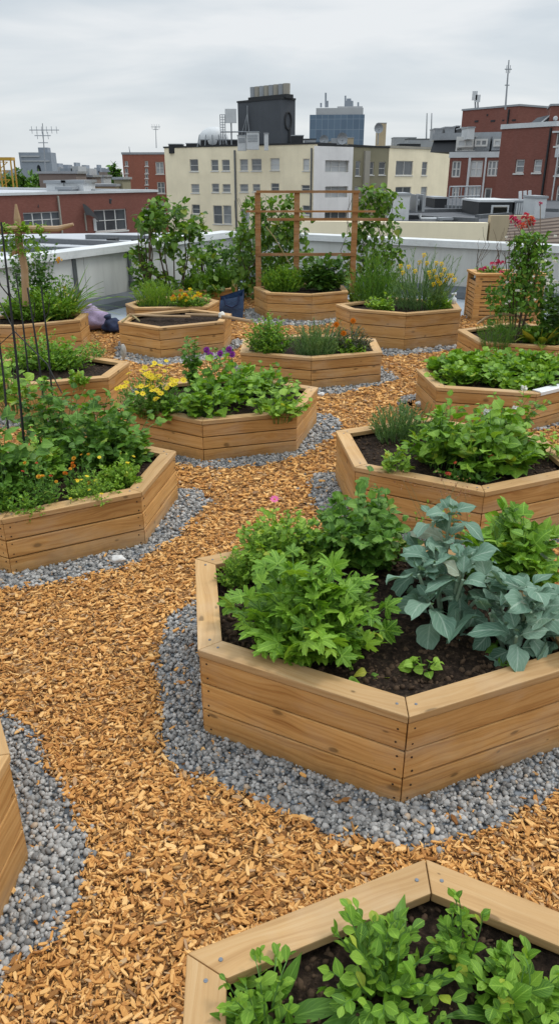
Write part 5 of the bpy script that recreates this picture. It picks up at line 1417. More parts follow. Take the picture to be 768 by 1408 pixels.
def rbox(name, label, cat, u0, v0, u1, v1, Yd, mat, dep=2.0, parts=None): pass
BX = [((-13.465, 99, 4.893), (-11.839, 99, 5.446), 0), ((-11.22, 98, 4.942), (-9.442, 98, 5.489), 1), ((-9.36, 97, 5.145), (-4.664, 97, 5.839), 2), ((-1.65, 88, 4.923), (-1.21, 88, 6.109), 3), ((-3.556, 88.5, 5.01), (-2.237, 88.5, 6.271), 4), ((-4.571, 89, 4.921), (-3.637, 89, 5.945), 5), ((1.286, 90, 5.061), (2.639, 90, 5.989), 6), ((2.793, 92, 5.129), (4.095, 92, 5.714), 7), ((-6.819, 95, 6.734), (-6.265, 95, 8.289), 8), ((8.395, 100, 5.322), (9.072, 100, 6.195), 9), ((17.638, 112, 5.273), (21.534, 112, 6.522), 10)]
BL = [('roof_curb','low black roof curb at the far left of the cream block','black',2),('roof_curb','black roof curb left of the white dome','black',2),('roof_curb','long black roof curb beneath the white dome','black',3),('vent_box','slim pale vent box at the foot of the charcoal tower','metalw',1),('condenser_unit','white condenser unit in front of the charcoal tower','metalw',1.5),
 ('condenser_unit','smaller white condenser unit left of its twin','metalw',1.5),('vent_box','black vent box right of the charcoal tower','black',2),('vent_box','low grey vent box near the white bay','metal',2),('equipment_rack','open grey rack beside the rooftop dish','metal',1.2),('chimney','short cream chimney on the olive range','tan',1.5),('vent_box','long low grey duct on the cream block roof','metal',3)]
for (a, b, i) in BX:
    nm, lb_, mt, dp = BL[i]; r_ = empty(nm, (a[0], a[1], a[2]), lb_, 'roof equipment')
    x0_, x1_, z0_, z1_, y_ = a[0], b[0], a[2], b[2], a[1]
    if nm == 'equipment_rack':
        mb = MB()
        for x in (x0_, (x0_+x1_)/2, x1_): mb.tube([(x, y_, z0_-1.5), (x, y_, z1_)], .05, 5)
        for k in range(7): z = z0_ + (z1_-z0_)*k/6; mb.tube([(x0_, y_, z), (x1_, y_, z)], .035, 5)
        mb.build('frame', M[mt], r_); continue
    mb = MB(); mb.box(x0_, x1_, y_, y_+dp, z0_-.5, z1_-.1); mb.build('body', M[mt], r_)
    mb = MB(); mb.box(x0_-.05, x1_+.05, y_-.05, y_+dp+.05, z1_-.099, z1_); mb.build('lid', M['metal' if mt != 'metal' else 'black'], r_)
    if nm == 'condenser_unit':
        mb = MB()
        for k in range(5):
            z = z0_+.25+(z1_-z0_-.5)*k/5; mb.box(x0_+.12, x1_-.12, y_-.03, y_-.002, z, z+.08)
        mb.build('grille', M['metal'], r_)
dm = (-7.943, 97, 5.916)
bm = bmesh.new(); bmesh.ops.create_uvsphere(bm, u_segments=24, v_segments=12, radius=1)
for v in bm.verts: v.co = Vector((v.co.x*1.85, v.co.y*1.6, max(v.co.z, -.45)*1.55))
for f in bm.faces: f.smooth = True
me = bpy.data.meshes.new('dome_body'); bm.to_mesh(me); bm.free()
r_ = empty('skylight_dome', (dm[0], dm[1]+1.5, dm[2]-.2), 'weathered white dome on the cream block roof', 'roof structure')
o = link('shell', me, M['metalw'], r_)
mb = MB()
for k in range(5):
    a = -1.5+.75*k; mb.tube([(dm[0]+a*1.2, dm[1]-.3, dm[2]-.9), (dm[0]+a, dm[1]-.15, dm[2]+.4)], .06, 5)
mb.build('brace', M['metal'], r_)
pn = [(-5.598, 95, 8.215), (-6.249, 95, 7.441), (-4.955, 95, 8.875)]
r_ = empty('panel_antenna', (pn[0][0], 95, pn[1][2]-1), 'grey panel antenna on a rack beside the charcoal tower', 'antenna')
mb = MB(); mb.box(pn[1][0], pn[2][0], 95, 95.35, pn[1][2], pn[2][2]); mb.build('panel', M['metalw'], r_)
mb = MB(); mb.tube([(pn[0][0], 95.5, pn[1][2]-3.6), (pn[0][0], 95.5, pn[2][2])], .09, 6); mb.tube([(pn[1][0]-.6, 95.4, pn[1][2]-.9), (pn[2][0]+1.3, 95.4, pn[1][2]-.9)], .07, 6); mb.build('mount', M['metal'], r_)

# low brick building at the left
bl = ((-17.976, 50), (-9.457, 61.5))
wl = [(1.95, 4.982, -1.233, -0.256, 4, 2), (7.887, 10.973, -1.762, -0.284, 3, 2), (12.571, 13.991, -1.341, -0.298, 2, 2)]
zb1 = 0.81
rt, P3, L_ = building('brick_building', 'low red brick building with wide dark windows at the left', 'building', bl, zb1, 26, 'brickd', wl, roof='roofw', cap=.16, capmat='metalw', fw=.07)
w_ = (4.816, 4.913, -1.556, 0.787); strip(rt, P3, 'drainpipe', 'conc', w_[0], w_[1], -5, zb1-.1, .01, .12)
w_ = (7.726, 7.973, -1.673, -0.847); strip(rt, P3, 'door_panel', 'metalw', *w_[:4], .01, .06)
w_ = (6.97, 7.048, -1.627, -0.432); strip(rt, P3, 'conduit', 'conc', *w_[:4], .01, .1)
aw = (6.839, 8.085, -0.826, 0.174)
s_, e_, z0_, z1_ = aw
mb = MB(); n = 8
for k in range(n+1):
    f = k/n; pass
vv = []
for k in range(n+1):
    f = k/n; s = s_+(e_-s_)*f; zc = z1_-(z1_-z0_)*(f**1.6) ; th = .75*(1-.55*f)
    vv += [P3(s-.1, zc, .25), P3(s-.1, zc-th, .45)]
mb.add(vv, [(2*k, 2*k+1, 2*k+3, 2*k+2) for k in range(n)]); o = mb.build('torn_awning', M['black'], rt)
for i, (a, b) in enumerate([((-16.105, 53, 0.273), 0), ((-12.101, 57, 0.384), 0)]):
    mb = MB(); mb.tube([(a[0], a[1]-.02, a[2]), (a[0], a[1]-.35, a[2]), (a[0], a[1]-.4, a[2]-.25)], .08, 6); mb.build('wall_lamp', M['black'], rt)

# taller red brick block
rb = ((-20.567, 106), (-14.477, 105.5))
wr = [(4.35, 5.436, 2.104, 3.553, 2, 2), (4.393, 5.422, -0.229, 1.145, 2, 2), (4.391, 5.342, -2.791, -1.324, 2, 2), (0.27, 0.698, 3.042, 3.662, 1, 1), (0.19, 0.621, 2.174, 2.782, 1, 1), (0.13, 0.562, 1.581, 2.052, 1, 1), (0.066, 0.499, 0.825, 1.397, 1, 1), (-0.004, 0.43, 0.154, 0.534, 1, 1), (2.963, 3.39, 3.039, 3.658, 1, 1), (2.894, 3.322, 2.174, 2.78, 1, 1), (2.842, 3.271, 1.582, 2.052, 1, 1), (2.786, 3.217, 0.828, 1.398, 1, 1), (2.725, 3.158, 0.158, 0.537, 1, 1)]
rt, P3, L_ = building('brick_building', 'taller red brick block with narrow slit windows beside the cream block', 'building', rb, 4.433, 14, 'brick', wr, cap=.25, capmat='metal', fw=.09)
# white flat roof in front of the low brick building
zl_ = -1.063
r_ = empty('neighbour_roof', (-20, 30, -16), 'pale membrane roof of the neighbouring building below the parapet', 'building')
mb = MB(); A_, B_ = [(-16.843, 43.976), (-2.338, 46.304)]
mb.add([(A_[0], A_[1], zl_), (B_[0], B_[1], zl_), (B_[0]*.45, 20, zl_), (A_[0]*.6, 18, zl_)], [(3,2,1,0)]); mb.add([(A_[0], A_[1], zl_-.02), (B_[0], B_[1], zl_-.02), (B_[0]*.45, 20, zl_-.02), (A_[0]*.6, 18, zl_-.02), (A_[0], A_[1], -16), (B_[0], B_[1], -16), (B_[0]*.45, 20, -16), (A_[0]*.6, 18, -16)], [(0,1,5,4),(1,2,6,5),(2,3,7,6),(3,0,4,7)])
mb.build('roof', M['roofw'], r_)
RL = [((-13.683, 37.355, -1.063), (-11.701, 38.392, -1.063)), ((-11.701, 38.392, -1.063), (-5.707, 35.804, -1.063)), ((-12.349, 34.032, -1.063), (-7.7, 33.369, -1.063)), ((-10.13, 40.881, -1.063), (-6.341, 39.941, -1.063))]
for (a, b) in RL:
    mb = MB(); mb.obox(a, b, -.18, .18, zl_+.004, zl_+.22); mb.build('roof_edge', M['zinc'], r_)
for (a, b) in [((-8.469, 37.971, -1.063), (-8.018, 37.971, -0.828)), ((-7.14, 37.355, -1.063), (-6.84, 37.355, -0.832))]:
    mb = MB(); mb.box(a[0], b[0], a[1], a[1]+.8, zl_+.004, b[2]); mb.build('roof_vent', M['black'], r_)
# things on the brick roof
for i, (a, b) in enumerate([((-18.413, 63, 0.639), (-16.964, 63, 1.61)), ((-17.028, 63, 0.639), (-15.471, 63, 1.636)), ((-16.99, 61, 0.682), (-15.978, 61, 1.192)), ((-22.504, 75, 0.631), (-19.013, 75, 2.308)), ((-17.665, 72, 0.565), (-14.831, 72, 1.256)), ((-15.305, 74, 0.587), (-14.516, 74, 1.817)), ((-20.21, 80, 1.073), (-18.723, 80, 2.0)), ((-21.184, 90, 0.883), (-19.757, 90, 2.0))]):
    nm, lb_, mt = [('roof_hut','pale roof hut on the low brick roof, left of its twin','metalw'),('roof_hut','second pale roof hut on the low brick roof','metalw'),('vent_box','grey vent box between the pale roof huts','metal'),('roof_block','dark brown block behind the pale roof huts','haze3'),('low_building','low tan building beyond the brick roof','tan'),
      ('low_building','narrow olive wall beside the tall red brick block','olive'),('low_building','brownish shed roof beyond the tan building','haze3'),('low_building','pale block beyond the tan building','haze2')][i]
    r_ = empty(nm, (a[0], a[1], a[2]-1), lb_, 'building' if 'building' in nm else 'roof structure')
    mb = MB(); mb.box(a[0], b[0], a[1], a[1]+4, a[2]-(1 if i < 3 else 12), b[2]-.2); mb.build('body', M[mt], r_)
    mb = MB(); mb.box(a[0]-.15, b[0]+.15, a[1]-.15, a[1]+4.15, b[2]-.199, b[2]); mb.build('roof', M['metal'], r_)
    if i == 4:
        mb = MB(); mb.box(a[0]+.3, a[0]+2.2, a[1]-.03, a[1]-.005, a[2]-1, b[2]-1.0); mb.build('opening', M['black'], r_)
def mast(name, label, base, top, r, cross=(), Yd=None, cat='antenna'):
    r_ = empty(name, base, label, cat); mb = MB(); mb.tube([base, top], [r, r*.6], 6); mb.build('pole', M['metal'], r_)
    for (f, l, t) in cross:
        c = Vector(base).lerp(Vector(top), f); mb = MB(); mb.tube([c+Vector((-l[0], 0, 0)), c+Vector((l[1], 0, l[2] if len(l) > 2 else 0))], r*.55, 5)
        for k in range(t):
            q = c+Vector((-l[0]+(l[0]+l[1])*(k+.5)/t, 0, 0)); mb.tube([q+Vector((0, 0, -.3)), q+Vector((0, 0, .3))], r*.4, 4)
        mb.build('crossbar', M['metal'], r_)
    return r_
MS = [((-22.113, 76, 2.125), (-21.848, 76, 6.323)), ((-16.175, 107, 5.212), (-16.089, 107, 7.752)), ((-19.687, 107, 4.439), (-19.749, 107, 5.383)), ((20.118, 74, 7.298), (19.942, 74, 11.073)), ((19.729, 110, 6.441), (19.571, 110, 9.452)), ((20.366, 110, 6.441), (20.199, 110, 9.452)), ((18.467, 330, 27.651), (18.222, 330, 31.415)), ((21.542, 110, 7.482), (21.413, 110, 8.343)), ((17.929, 76, 7.441), (17.699, 76, 8.889)), ((18.162, 76, 7.441), (17.996, 76, 8.602))]
mast('television_antenna', 'tall spindly television antenna on the left skyline', *MS[0], .07, ((.87, (1.25, 1.5), 6), (.76, (.8, .7), 3), (.62, (.5, .4), 0)))
mast('television_antenna', 'small antenna on the tall red brick block', *MS[1], .06, ((.97, (.6, .6), 4), (.85, (.35, .35), 0)))
mast('vent_pipe', 'short leaning vent pipe on the tall red brick block', *MS[2], .07, (), None, 'pipe')
mast('radio_mast', 'tall thin radio mast above the brick penthouse', *MS[3], .085, ((.82, (.3, .3), 2), (.5, (.2, .2), 0)))
mast('roof_pole', 'left one of two thin roof poles behind the cream block', *MS[4], .10, (), None, 'pole')
mast('roof_pole', 'right one of two thin roof poles behind the cream block', *MS[5], .10, (), None, 'pole')
for i, lab_ in ((8, 'taller cell antenna on the brick penthouse'), (9, 'shorter cell antenna on the brick penthouse')):
    b_, t_ = MS[i]; r_ = mast('cell_antenna', lab_, b_, t_, .08)
    mb = MB(); h_ = t_[2]-b_[2]; mb.box(t_[0]-.22, t_[0]+.22, t_[1]-.25, t_[1]-.1, b_[2]+h_*.5, t_[2]); mb.build('panel', M['metalw'], r_)

# blue glass tower
gt = ((11.685, 320), (32.695, 318))
rt, P3, L_ = building('glass_tower', 'distant blue glass office tower with a pale stepped crown', 'building', gt, 23.117, 40, 'curtain', (), cap=0)
cr_ = [(2.362, 20.516, 22.865, 25.446), (10.451, 20.189, 24.316, 26.03), (13.171, 16.501, 26.033, 27.98), (13.964, 15.627, 27.251, 28.829)]
for k, (a, b, c, e) in enumerate(cr_):
    strip(rt, P3, 'crown_block', 'haze2' if k < 2 else 'haze1', a, b, cr_[0][2]-.5 if k == 0 else cr_[k-1][3]-.3, e, -30 if k == 0 else -20, -1.0-k)
for k, (u, v0, v1) in enumerate(((0, 0, 0),)): pass
for a, b in [((17.912, 322, 25.796), (17.781, 322, 30.702)), ((18.617, 322, 25.796), (18.555, 322, 28.012)), ((16.078, 322, 25.796), (16.043, 322, 27.275)), ((30.464, 322, 25.796), (30.385, 322, 27.521)), ((25.528, 322, 25.796), (25.378, 322, 29.726))]:
    mb = MB(); mb.tube([a, b], .35, 5); mb.build('aerial', M['haze1'], rt)

# skyline blocks at the left
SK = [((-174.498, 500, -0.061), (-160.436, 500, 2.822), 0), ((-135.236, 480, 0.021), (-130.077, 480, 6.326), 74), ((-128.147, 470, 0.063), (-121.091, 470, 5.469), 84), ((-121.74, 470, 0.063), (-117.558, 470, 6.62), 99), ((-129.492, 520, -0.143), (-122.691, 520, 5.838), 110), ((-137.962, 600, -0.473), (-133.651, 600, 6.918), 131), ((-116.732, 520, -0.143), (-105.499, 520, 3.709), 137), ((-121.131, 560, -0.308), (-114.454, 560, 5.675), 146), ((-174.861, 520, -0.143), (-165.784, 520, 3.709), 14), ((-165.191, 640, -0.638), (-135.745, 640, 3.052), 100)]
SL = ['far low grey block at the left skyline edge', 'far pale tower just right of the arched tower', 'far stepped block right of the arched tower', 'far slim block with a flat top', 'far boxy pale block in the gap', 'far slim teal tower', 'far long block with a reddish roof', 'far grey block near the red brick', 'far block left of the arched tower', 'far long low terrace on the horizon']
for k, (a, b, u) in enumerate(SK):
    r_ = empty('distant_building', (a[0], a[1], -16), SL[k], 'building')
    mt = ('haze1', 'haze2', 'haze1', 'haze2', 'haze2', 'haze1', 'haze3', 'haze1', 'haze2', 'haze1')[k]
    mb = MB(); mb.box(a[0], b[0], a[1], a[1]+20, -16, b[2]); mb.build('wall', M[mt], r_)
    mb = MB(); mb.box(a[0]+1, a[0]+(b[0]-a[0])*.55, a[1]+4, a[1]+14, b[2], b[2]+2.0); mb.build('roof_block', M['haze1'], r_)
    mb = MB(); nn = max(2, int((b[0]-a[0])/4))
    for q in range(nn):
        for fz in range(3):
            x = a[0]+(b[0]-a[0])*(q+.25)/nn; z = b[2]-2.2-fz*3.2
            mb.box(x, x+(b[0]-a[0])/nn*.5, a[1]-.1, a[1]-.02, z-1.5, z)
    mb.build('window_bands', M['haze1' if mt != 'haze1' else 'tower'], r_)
at = [((-138.149, 430, 0.227), (-121.238, 430, 12.84)), ((-138.149, 430, 0.227), (-129.728, 430, 8.674)), ((-127.206, 430, 0.227), (-121.789, 430, 8.674))]
r_ = empty('arched_tower', (at[0][0][0], 430, -16), 'hazy grey tower block with a bright arched opening on the skyline', 'building')
a, b = at[0]; l0, l1 = at[1][1][0], at[2][0][0]; zt2 = b[2]; zm = 6.927
mb = MB(); xs0, xs1 = a[0], b[0]; N = 10; prev = None
mb.box(xs0, l0, 430, 440, -16, zt2); mb.box(l1, xs1, 430, 440, -16, zt2)
for k in range(N):
    f0, f1 = k/N, (k+1)/N; zz = lambda f: zm - 3.2*(1-math.sqrt(max(0, 1-(2*f-1)**2)))
    x_0, x_1 = l0+(l1-l0)*f0, l0+(l1-l0)*f1
    mb.hexa([(x_0,430,zz(f0)),(x_1,430,zz(f1)),(x_1,440,zz(f1)),(x_0,440,zz(f0)),(x_0,430,zt2),(x_1,430,zt2),(x_1,440,zt2),(x_0,440,zt2)])
mb.build('wall', M['haze1'], r_)
mb = MB(); mb.box(xs0+1, xs1-6, 429.5, 429.95, zt2-2.2, zt2-1.5); mb.box(xs0+1, xs1-1, 429.5, 429.95, zt2-4.4, zt2-3.8); mb.build('floor_band', M['haze2'], r_)
mb = MB(); mb.box(xs0+10, xs1-2, 432, 438, zt2+.01, zt2+2.4); mb.build('roof_block', M['haze1'], r_)
# crane mast
c0, c1 = [(-37.762, 110, 1.091), (-37.319, 110, 3.886)]
r_ = empty('crane_mast', (c0[0], 110, c0[2]-12), 'yellow lattice crane mast at the left picture edge', 'crane')
mb = MB(); hw = .75
for dx, dy in ((-hw, 0), (hw, 0), (hw, 2*hw), (-hw, 2*hw)): mb.tube([(c0[0]+dx, 110+dy, c0[2]-12), (c1[0]+dx, 110+dy, c1[2])], .12, 4)
mb.build('corner_tube', M['crane'], r_)
mb = MB(); zz = c0[2]-3
while zz < c1[2]-.5: mb.tube([(c0[0]-hw, 110, zz), (c0[0]+hw, 110, zz+1.1)], .07, 4); mb.tube([(c0[0]-hw, 110, zz+1.1), (c0[0]+hw, 110, zz+1.1)], .07, 4); zz += 1.1
mb.build('lattice', M['crane'], r_)
mb = MB(); mb.box(c1[0]-3.5, c1[0]+.9, 110, 111.5, c1[2]-.1, c1[2]+.3); mb.build('jib_stub', M['crane'], r_)
# far trees
def tree(label, x, y, zb, zt_, r, seed):
    p = Plant('tree', label, 'tree', x, y, zb)
    p.root['category'] = 'tree'
    mb = MB(); mb.tube([(x, y, zb), (x+.3, y, zb+(zt_-zb)*.4), (x, y, zb+(zt_-zb)*.85)], [.7, .5, .15], 8)
    for k in range(5): a = k*1.3; mb.tube([(x+.2, y, zb+(zt_-zb)*.45), (x+math.cos(a)*r*.6, y+math.sin(a)*r*.6, zb+(zt_-zb)*.75)], [.25, .08], 5)
    mb.build('trunk', M['brownstem'], p.root)
    N = 2600; d = uvec(rng.normal(0, 1, (N, 3))); k = np.array([noise.noise(Vector(q)*2.2+Vector((seed, 0, 0))) for q in d])
    rad = (.55+.45*rng.uniform(0, 1, N)**.5)*(1+.35*k); hh = (zt_-zb)*.5
    pos = np.stack([x+d[:, 0]*rad*r, y+d[:, 1]*rad*r, zb+(zt_-zb)*.58+d[:, 2]*rad*hh*.85], 1)
    mb = MB(); put(mb, SMALL+OVAL[:1], pos, rng.normal(0, 1, (N, 3))+[0, -.3, 0], rng.uniform(.6, 1.3, N)); mb.build('crown', G['dark'], p.root, True)
for i, (a, b, w_) in enumerate([((-41.7, 130, 0.71), (-41.525, 130, 1.893), 2.717), ((-53.948, 160, 0.413), (-53.701, 160, 2.0), 2.288), ((-56.964, 190, 0.115), (-56.66, 190, 2.312), 2.508), ((-30.619, 150, 0.512), (-30.34, 150, 3.474), 1.32)]):
    tree(['round dark tree below the arched tower', 'dark tree behind the crane mast', 'far dark tree right of the round one', 'dark tree beside the tall red brick block'][i], a[0], a[1], -16, b[2], w_, i*7)

# right hand group: flat roof with equipment
zf = 0.484
fr0, fr1 = [(3.647, 27.214), (7.727, 26.0)]
bk0, bk1 = [(7.887, 56.876), (21.206, 56.876)]
r_ = empty('flat_roof_building', (fr0[0], fr0[1], -16), 'low building with a dark flat roof and cream parapet behind the garden wall', 'building')
mb = MB(); q = [fr0, fr1, (fr1[0]+12, fr1[1]+1), bk1, bk0]
mb.add([(x, y, zf) for x, y in q], [tuple(range(5))], q); mb.build('roof', M['roofing'], r_)
mb = MB(); mb.obox((fr0[0]-3.2, fr0[1]-.4), (fr0[0]+(fr1[0]-fr0[0])*.78, fr1[1]-.3), .3, -.05, -16, zf+.10); mb.build('parapet', M['yellow'], r_)
mb = MB(); mb.obox((fr0[0]+(fr1[0]-fr0[0])*.78+.02, fr1[1]-.3), (fr1[0]+.5, fr1[1]-.3), .3, -.05, -16, zf+.32); mb.build('parapet', M['tan'], r_)
for (a, b) in [((5.657, 34.73, 0.484), (10.563, 36.147, 0.484)), ((4.419, 30.526, 0.484), (6.968, 27.643, 0.484)), ((8.023, 40.242, 0.484), (12.585, 35.425, 0.484)), ((7.549, 30.006, 0.484), (9.266, 31.622, 0.484))]:
    mb = MB(); mb.obox(a, b, -.10, .10, zf+.004, zf+.14); mb.build('roof_seam', M['zinc'], r_)
E2 = [((4.139, 28.543, 0.484), (4.692, 28.543, 1.407)), ((4.946, 29.502, 0.484), (5.258, 29.502, 1.35)), ((7.806, 39.792, 0.484), (8.418, 39.792, 0.99)), ((8.133, 32.199, 0.484), (9.501, 32.199, 1.074)), ((9.596, 32.199, 0.484), (10.302, 32.199, 1.06)), ((9.708, 30.006, 0.484), (10.128, 30.006, 1.276)), ((5.761, 28.086, 0.484), (6.177, 28.086, 0.605))]
def eq(name, label, a, b, dep, mat, trim=None):
    r_ = empty(name, (a[0], a[1], zf), label, 'roof equipment')
    mb = MB(); mb.box(a[0], b[0], a[1], a[1]+dep, zf+.003, b[2]-.08); mb.build('body', M[mat], r_)
    mb = MB(); mb.box(a[0]-.04, b[0]+.04, a[1]-.04, a[1]+dep+.04, b[2]-.079, b[2]); mb.build('lid', M[trim or 'metal'], r_); return r_
a, b = E2[0]; r_ = eq('air_handler', 'tall pale grey air handling cabinet on the flat roof', a, b, 1.6, 'metalw')
a, b = E2[1]; mb = MB(); y_ = E2[0][0][1]
mb.box(a[0], a[0]+.05, y_+.03, y_+1.5, zf+.3, b[2]); mb.box(b[0]-.1, b[0], y_+.03, y_+1.5, zf+.3, b[2]); mb.box(a[0]+.05, b[0]-.1, y_+.9, y_+.95, zf+.3, b[2]-.1); mb.build('open_side', M['metal'], r_)
mb = MB()
for k in range(6): z = zf+.5+(b[2]-zf-.7)*k/6; mb.tube([(a[0]+.06, y_+.5, z), (b[0]-.12, y_+.5, z+.05)], .05, 5)
mb.tube([(a[0]+.2, y_+.4, zf+.2), (a[0]+.25, y_+.3, zf+.05), (a[0]+.9, y_+.2, zf+.05)], .07, 6); mb.build('pipework', M['metalw'], r_)
a, b = E2[2]; eq('vent_box', 'black vent box at the cream block foot on the flat roof', a, b, 2.5, 'black')
a, b = E2[3]; r_ = eq('equipment_shed', 'black equipment shed with a louvred grille on the flat roof', a, b, 3.0, 'black', 'metalw')
gx = [(8.631, 32.199, 0.442), (9.349, 32.199, 0.883)]
mb = MB(); mb.box(gx[0][0], gx[1][0], a[1]-.06, a[1]-.004, gx[0][2], gx[1][2]); mb.build('grille_frame', M['metalw'], r_)
mb = MB()
for k in range(9): z = gx[0][2]+.08+(gx[1][2]-gx[0][2]-.16)*k/9; mb.box(gx[0][0]+.08, gx[1][0]-.08, a[1]-.10, a[1]-.0605, z, z+.06)
mb.build('louvre', M['conc'], r_)
a, b = E2[4]; r_ = eq('metal_cabinet', 'ribbed grey cabinet adjoining the black equipment shed', a, b, 2.4, 'metal')
mb = MB()
for k in range(7): x = a[0]+.05+(b[0]-a[0]-.15)*k/6; mb.box(x, x+.06, a[1]-.05, a[1]-.003, zf+.05, b[2]-.1)
mb.build('rib', M['metalw'], r_)
for a_, b_ in [((10.038, 33, 0.981), (9.982, 33, 1.384)), ((10.232, 33, 0.981), (10.173, 33, 1.398)), ((10.43, 33, 0.981), (10.368, 33, 1.411))]:
    mb = MB(); mb.tube([a_, b_], .07, 8); mb.build('flue', M['metalw'], r_)
a, b = E2[5]; eq('metal_cabinet', 'smooth pale cabinet at the end of the flat roof', a, b, 1.5, 'metalw')
a, b = E2[6]; r_ = eq('roof_vent', 'low white slotted vent lying on the flat roof', a, b, .5, 'metalw')
mb = MB()
for k in range(4): x = a[0]+.08+(b[0]-a[0])*k/4.2; mb.box(x, x+.12, a[1]-.02, a[1]-.002, zf+.04, b[2]-.1)
mb.build('slot', M['black'], r_)
# railing in front of the brick wing
ra, rb_ = [(8.215, 38.5, 0.484), (10.14, 40.242, 0.484)]
r_ = empty('roof_railing', ra, 'thin grey railing along the flat roof by the brick wing', 'railing')
for k in range(9):
    f = k/8; x, y = ra[0]+(rb_[0]-ra[0])*f, ra[1]+(rb_[1]-ra[1])*f; mb = MB(); mb.tube([(x, y, zf), (x, y, zf+1.0)], .03, 5); mb.build('baluster', M['metal'], r_)
for z in (.55, 1.0): mb = MB(); mb.tube([(ra[0], ra[1], zf+z), (rb_[0], rb_[1], zf+z)], .035, 5); mb.build('rail', M['metal'], r_)

# brick wing with black mansard
bw = ((15.144, 72), (19.254, 70))
zw = 3.389
ww = [(0.243, 1.039, 1.805, 3.137, 2, 2), (1.842, 2.958, 1.831, 3.159, 2, 2), (3.385, 4.455, 1.884, 3.148, 3, 2), (0.437, 1.116, 0.03, 1.05, 2, 2), (1.945, 2.979, -0.309, 1.06, 2, 2), (3.355, 3.991, -0.054, 0.973, 1, 1)]
rt, P3, L_ = building('brick_wing', 'brick wing with white windows under a black mansard roof', 'building', bw, zw, 9, 'brickd', ww, cap=.45, capmat='metalw', fw=.12, sill=False)
for w_ in [(1.696, 1.89, -0.983, 3.28), (3.124, 3.27, -0.957, 3.269)]: strip(rt, P3, 'trim', 'metalw', w_[0], w_[1], -10, zw-.01, .005, .10)
md = [(-1.928, 3.597, 3.718, 4.835), (-2.003, 4.358, 4.828, 5.393), (-1.029, 3.647, 3.397, 4.316)]
q = md[0]; h0 = zw+.46
mb = MB(); s0_, s1_ = md[0][0], md[0][1]
mb.hexa([P3(s0_, h0, -.3), P3(s1_, h0, -.3), P3(s1_, h0, -8), P3(s0_, h0, -8), P3(s0_, q[3], -1.3), P3(s1_, q[3], -1.3), P3(s1_, q[3], -8), P3(s0_, q[3], -8)]); mb.build('mansard', M['black'], rt)
q2 = md[1]; strip(rt, P3, 'fascia', 'metal', q2[0], q2[1], q[3]+.003, q2[3], -8, -.9)
for k, w_ in enumerate([(0.552, 1.988, 4.201, 4.857, 2, 1), (2.086, 3.19, 4.24, 4.833, 2, 1), (3.687, 4.365, 4.22, 4.808, 1, 1)]):
    a, b, c, e = w_[:4]; strip(rt, P3, 'dormer', 'winframe' if k == 0 else 'metal', a-.15, b+.15, c-.3, e+.2, -2.5, -.10)
    Pd = lambda s, z, t=0: P3(s, z, t+.08)
    window(rt, Pd, w_, w_[4], 1, .14, .05, False)
strip(rt, P3, 'balcony_rail', 'zinc', *(0.531, 3.327, 3.708, 4.136), -.25, -.1)
for i, (a, b) in enumerate([((15.128, 80, 5.672), (15.865, 80, 6.144)), ((16.116, 80, 5.735), (17.056, 80, 6.269)), ((17.181, 80, 5.735), (17.542, 80, 6.363)), ((16.078, 70, 5.379), (16.627, 70, 5.735)), ((16.261, 73, 5.408), (17.181, 73, 5.867)), ((16.478, 118, 5.354), (19.732, 118, 6.951)), ((14.966, 125, 6.052), (16.222, 125, 9.207)), ((15.861, 108, 4.983), (18.692, 108, 5.846))]):
    nm, lb_, mt = [('vent_box','rounded grey vent at the left end of the mansard roof','metal'),('condenser_unit','grey condenser on the mansard roof','metal'),('vent_box','small dark vent next to the grey condenser','black'),('condenser_unit','pale fan unit at the foot of the brick penthouse','metalw'),('vent_box','black duct along the foot of the brick penthouse','black'),
      ('low_building','grey metal roof block behind the cream block','metal'),('low_building','tan gable behind the white bay','tan'),('low_building','dark slope roof behind the cream block','black')][i]
    r_ = empty(nm, a, lb_, 'roof equipment' if i < 5 else 'building')
    mb = MB(); mb.box(a[0], b[0], a[1], a[1]+2.5, a[2]-.6, b[2]-.1); mb.build('body', M[mt], r_)
    mb = MB(); mb.box(a[0]-.05, b[0]+.05, a[1]-.05, a[1]+2.55, b[2]-.099, b[2]); mb.build('lid', M['metal'], r_)
# dishes, railings and cables behind the white bay
for i, (a, r0) in enumerate([((5.703, 90, 5.133), 0.0), ((6.889, 90, 5.633), 0.6), ((10.838, 90, 6.627), 0.5), ((4.89, 90, 5.491), 0.5)]):
    if i == 0: continue
    r_ = empty('satellite_dish', a, ['', 'satellite dish behind the white bay', 'satellite dish on a pole by the tan gable', 'satellite dish near the grey vent box'][i], 'satellite dish')
    mb = MB(); K = 12
    vs = [(0, 0, 0)] + [(math.cos(q)*f*r0, -f*f*.25*r0*-1, math.sin(q)*f*r0) for f in (.5, 1) for q in np.linspace(0, 2*math.pi, K, endpoint=False)]
    fs = [(0, 1+k, 1+(k+1) % K) for k in range(K)] + [(1+k, 1+K+k, 1+K+(k+1) % K, 1+(k+1) % K) for k in range(K)]
    mb.add([(a[0]+x, a[1]-y, a[2]+z) for x, y, z in vs], fs); mb.build('reflector', M['metal'], r_)
    mb = MB(); mb.tube([(a[0], a[1]+.05, a[2]-1.6), (a[0], a[1]+.05, a[2])], .06, 6); mb.tube([(a[0], a[1], a[2]-.3*r0), (a[0]+.1, a[1]-.6, a[2]-.1)], .03, 5); mb.build('mount', M['metal'], r_)
a, b = [(4.48, 88, 4.923), (7.592, 88, 5.692)]
r_ = empty('roof_hut', (a[0], 90, a[2]), 'pale curved roof hut behind the white bay', 'roof structure')
mb = MB(); n = 10
pf = [(a[0]+(b[0]-a[0])*k/n, a[2]-.3+(b[2]-a[2])*(.55+.45*math.sin(math.pi*k/n))) for k in range(n+1)]
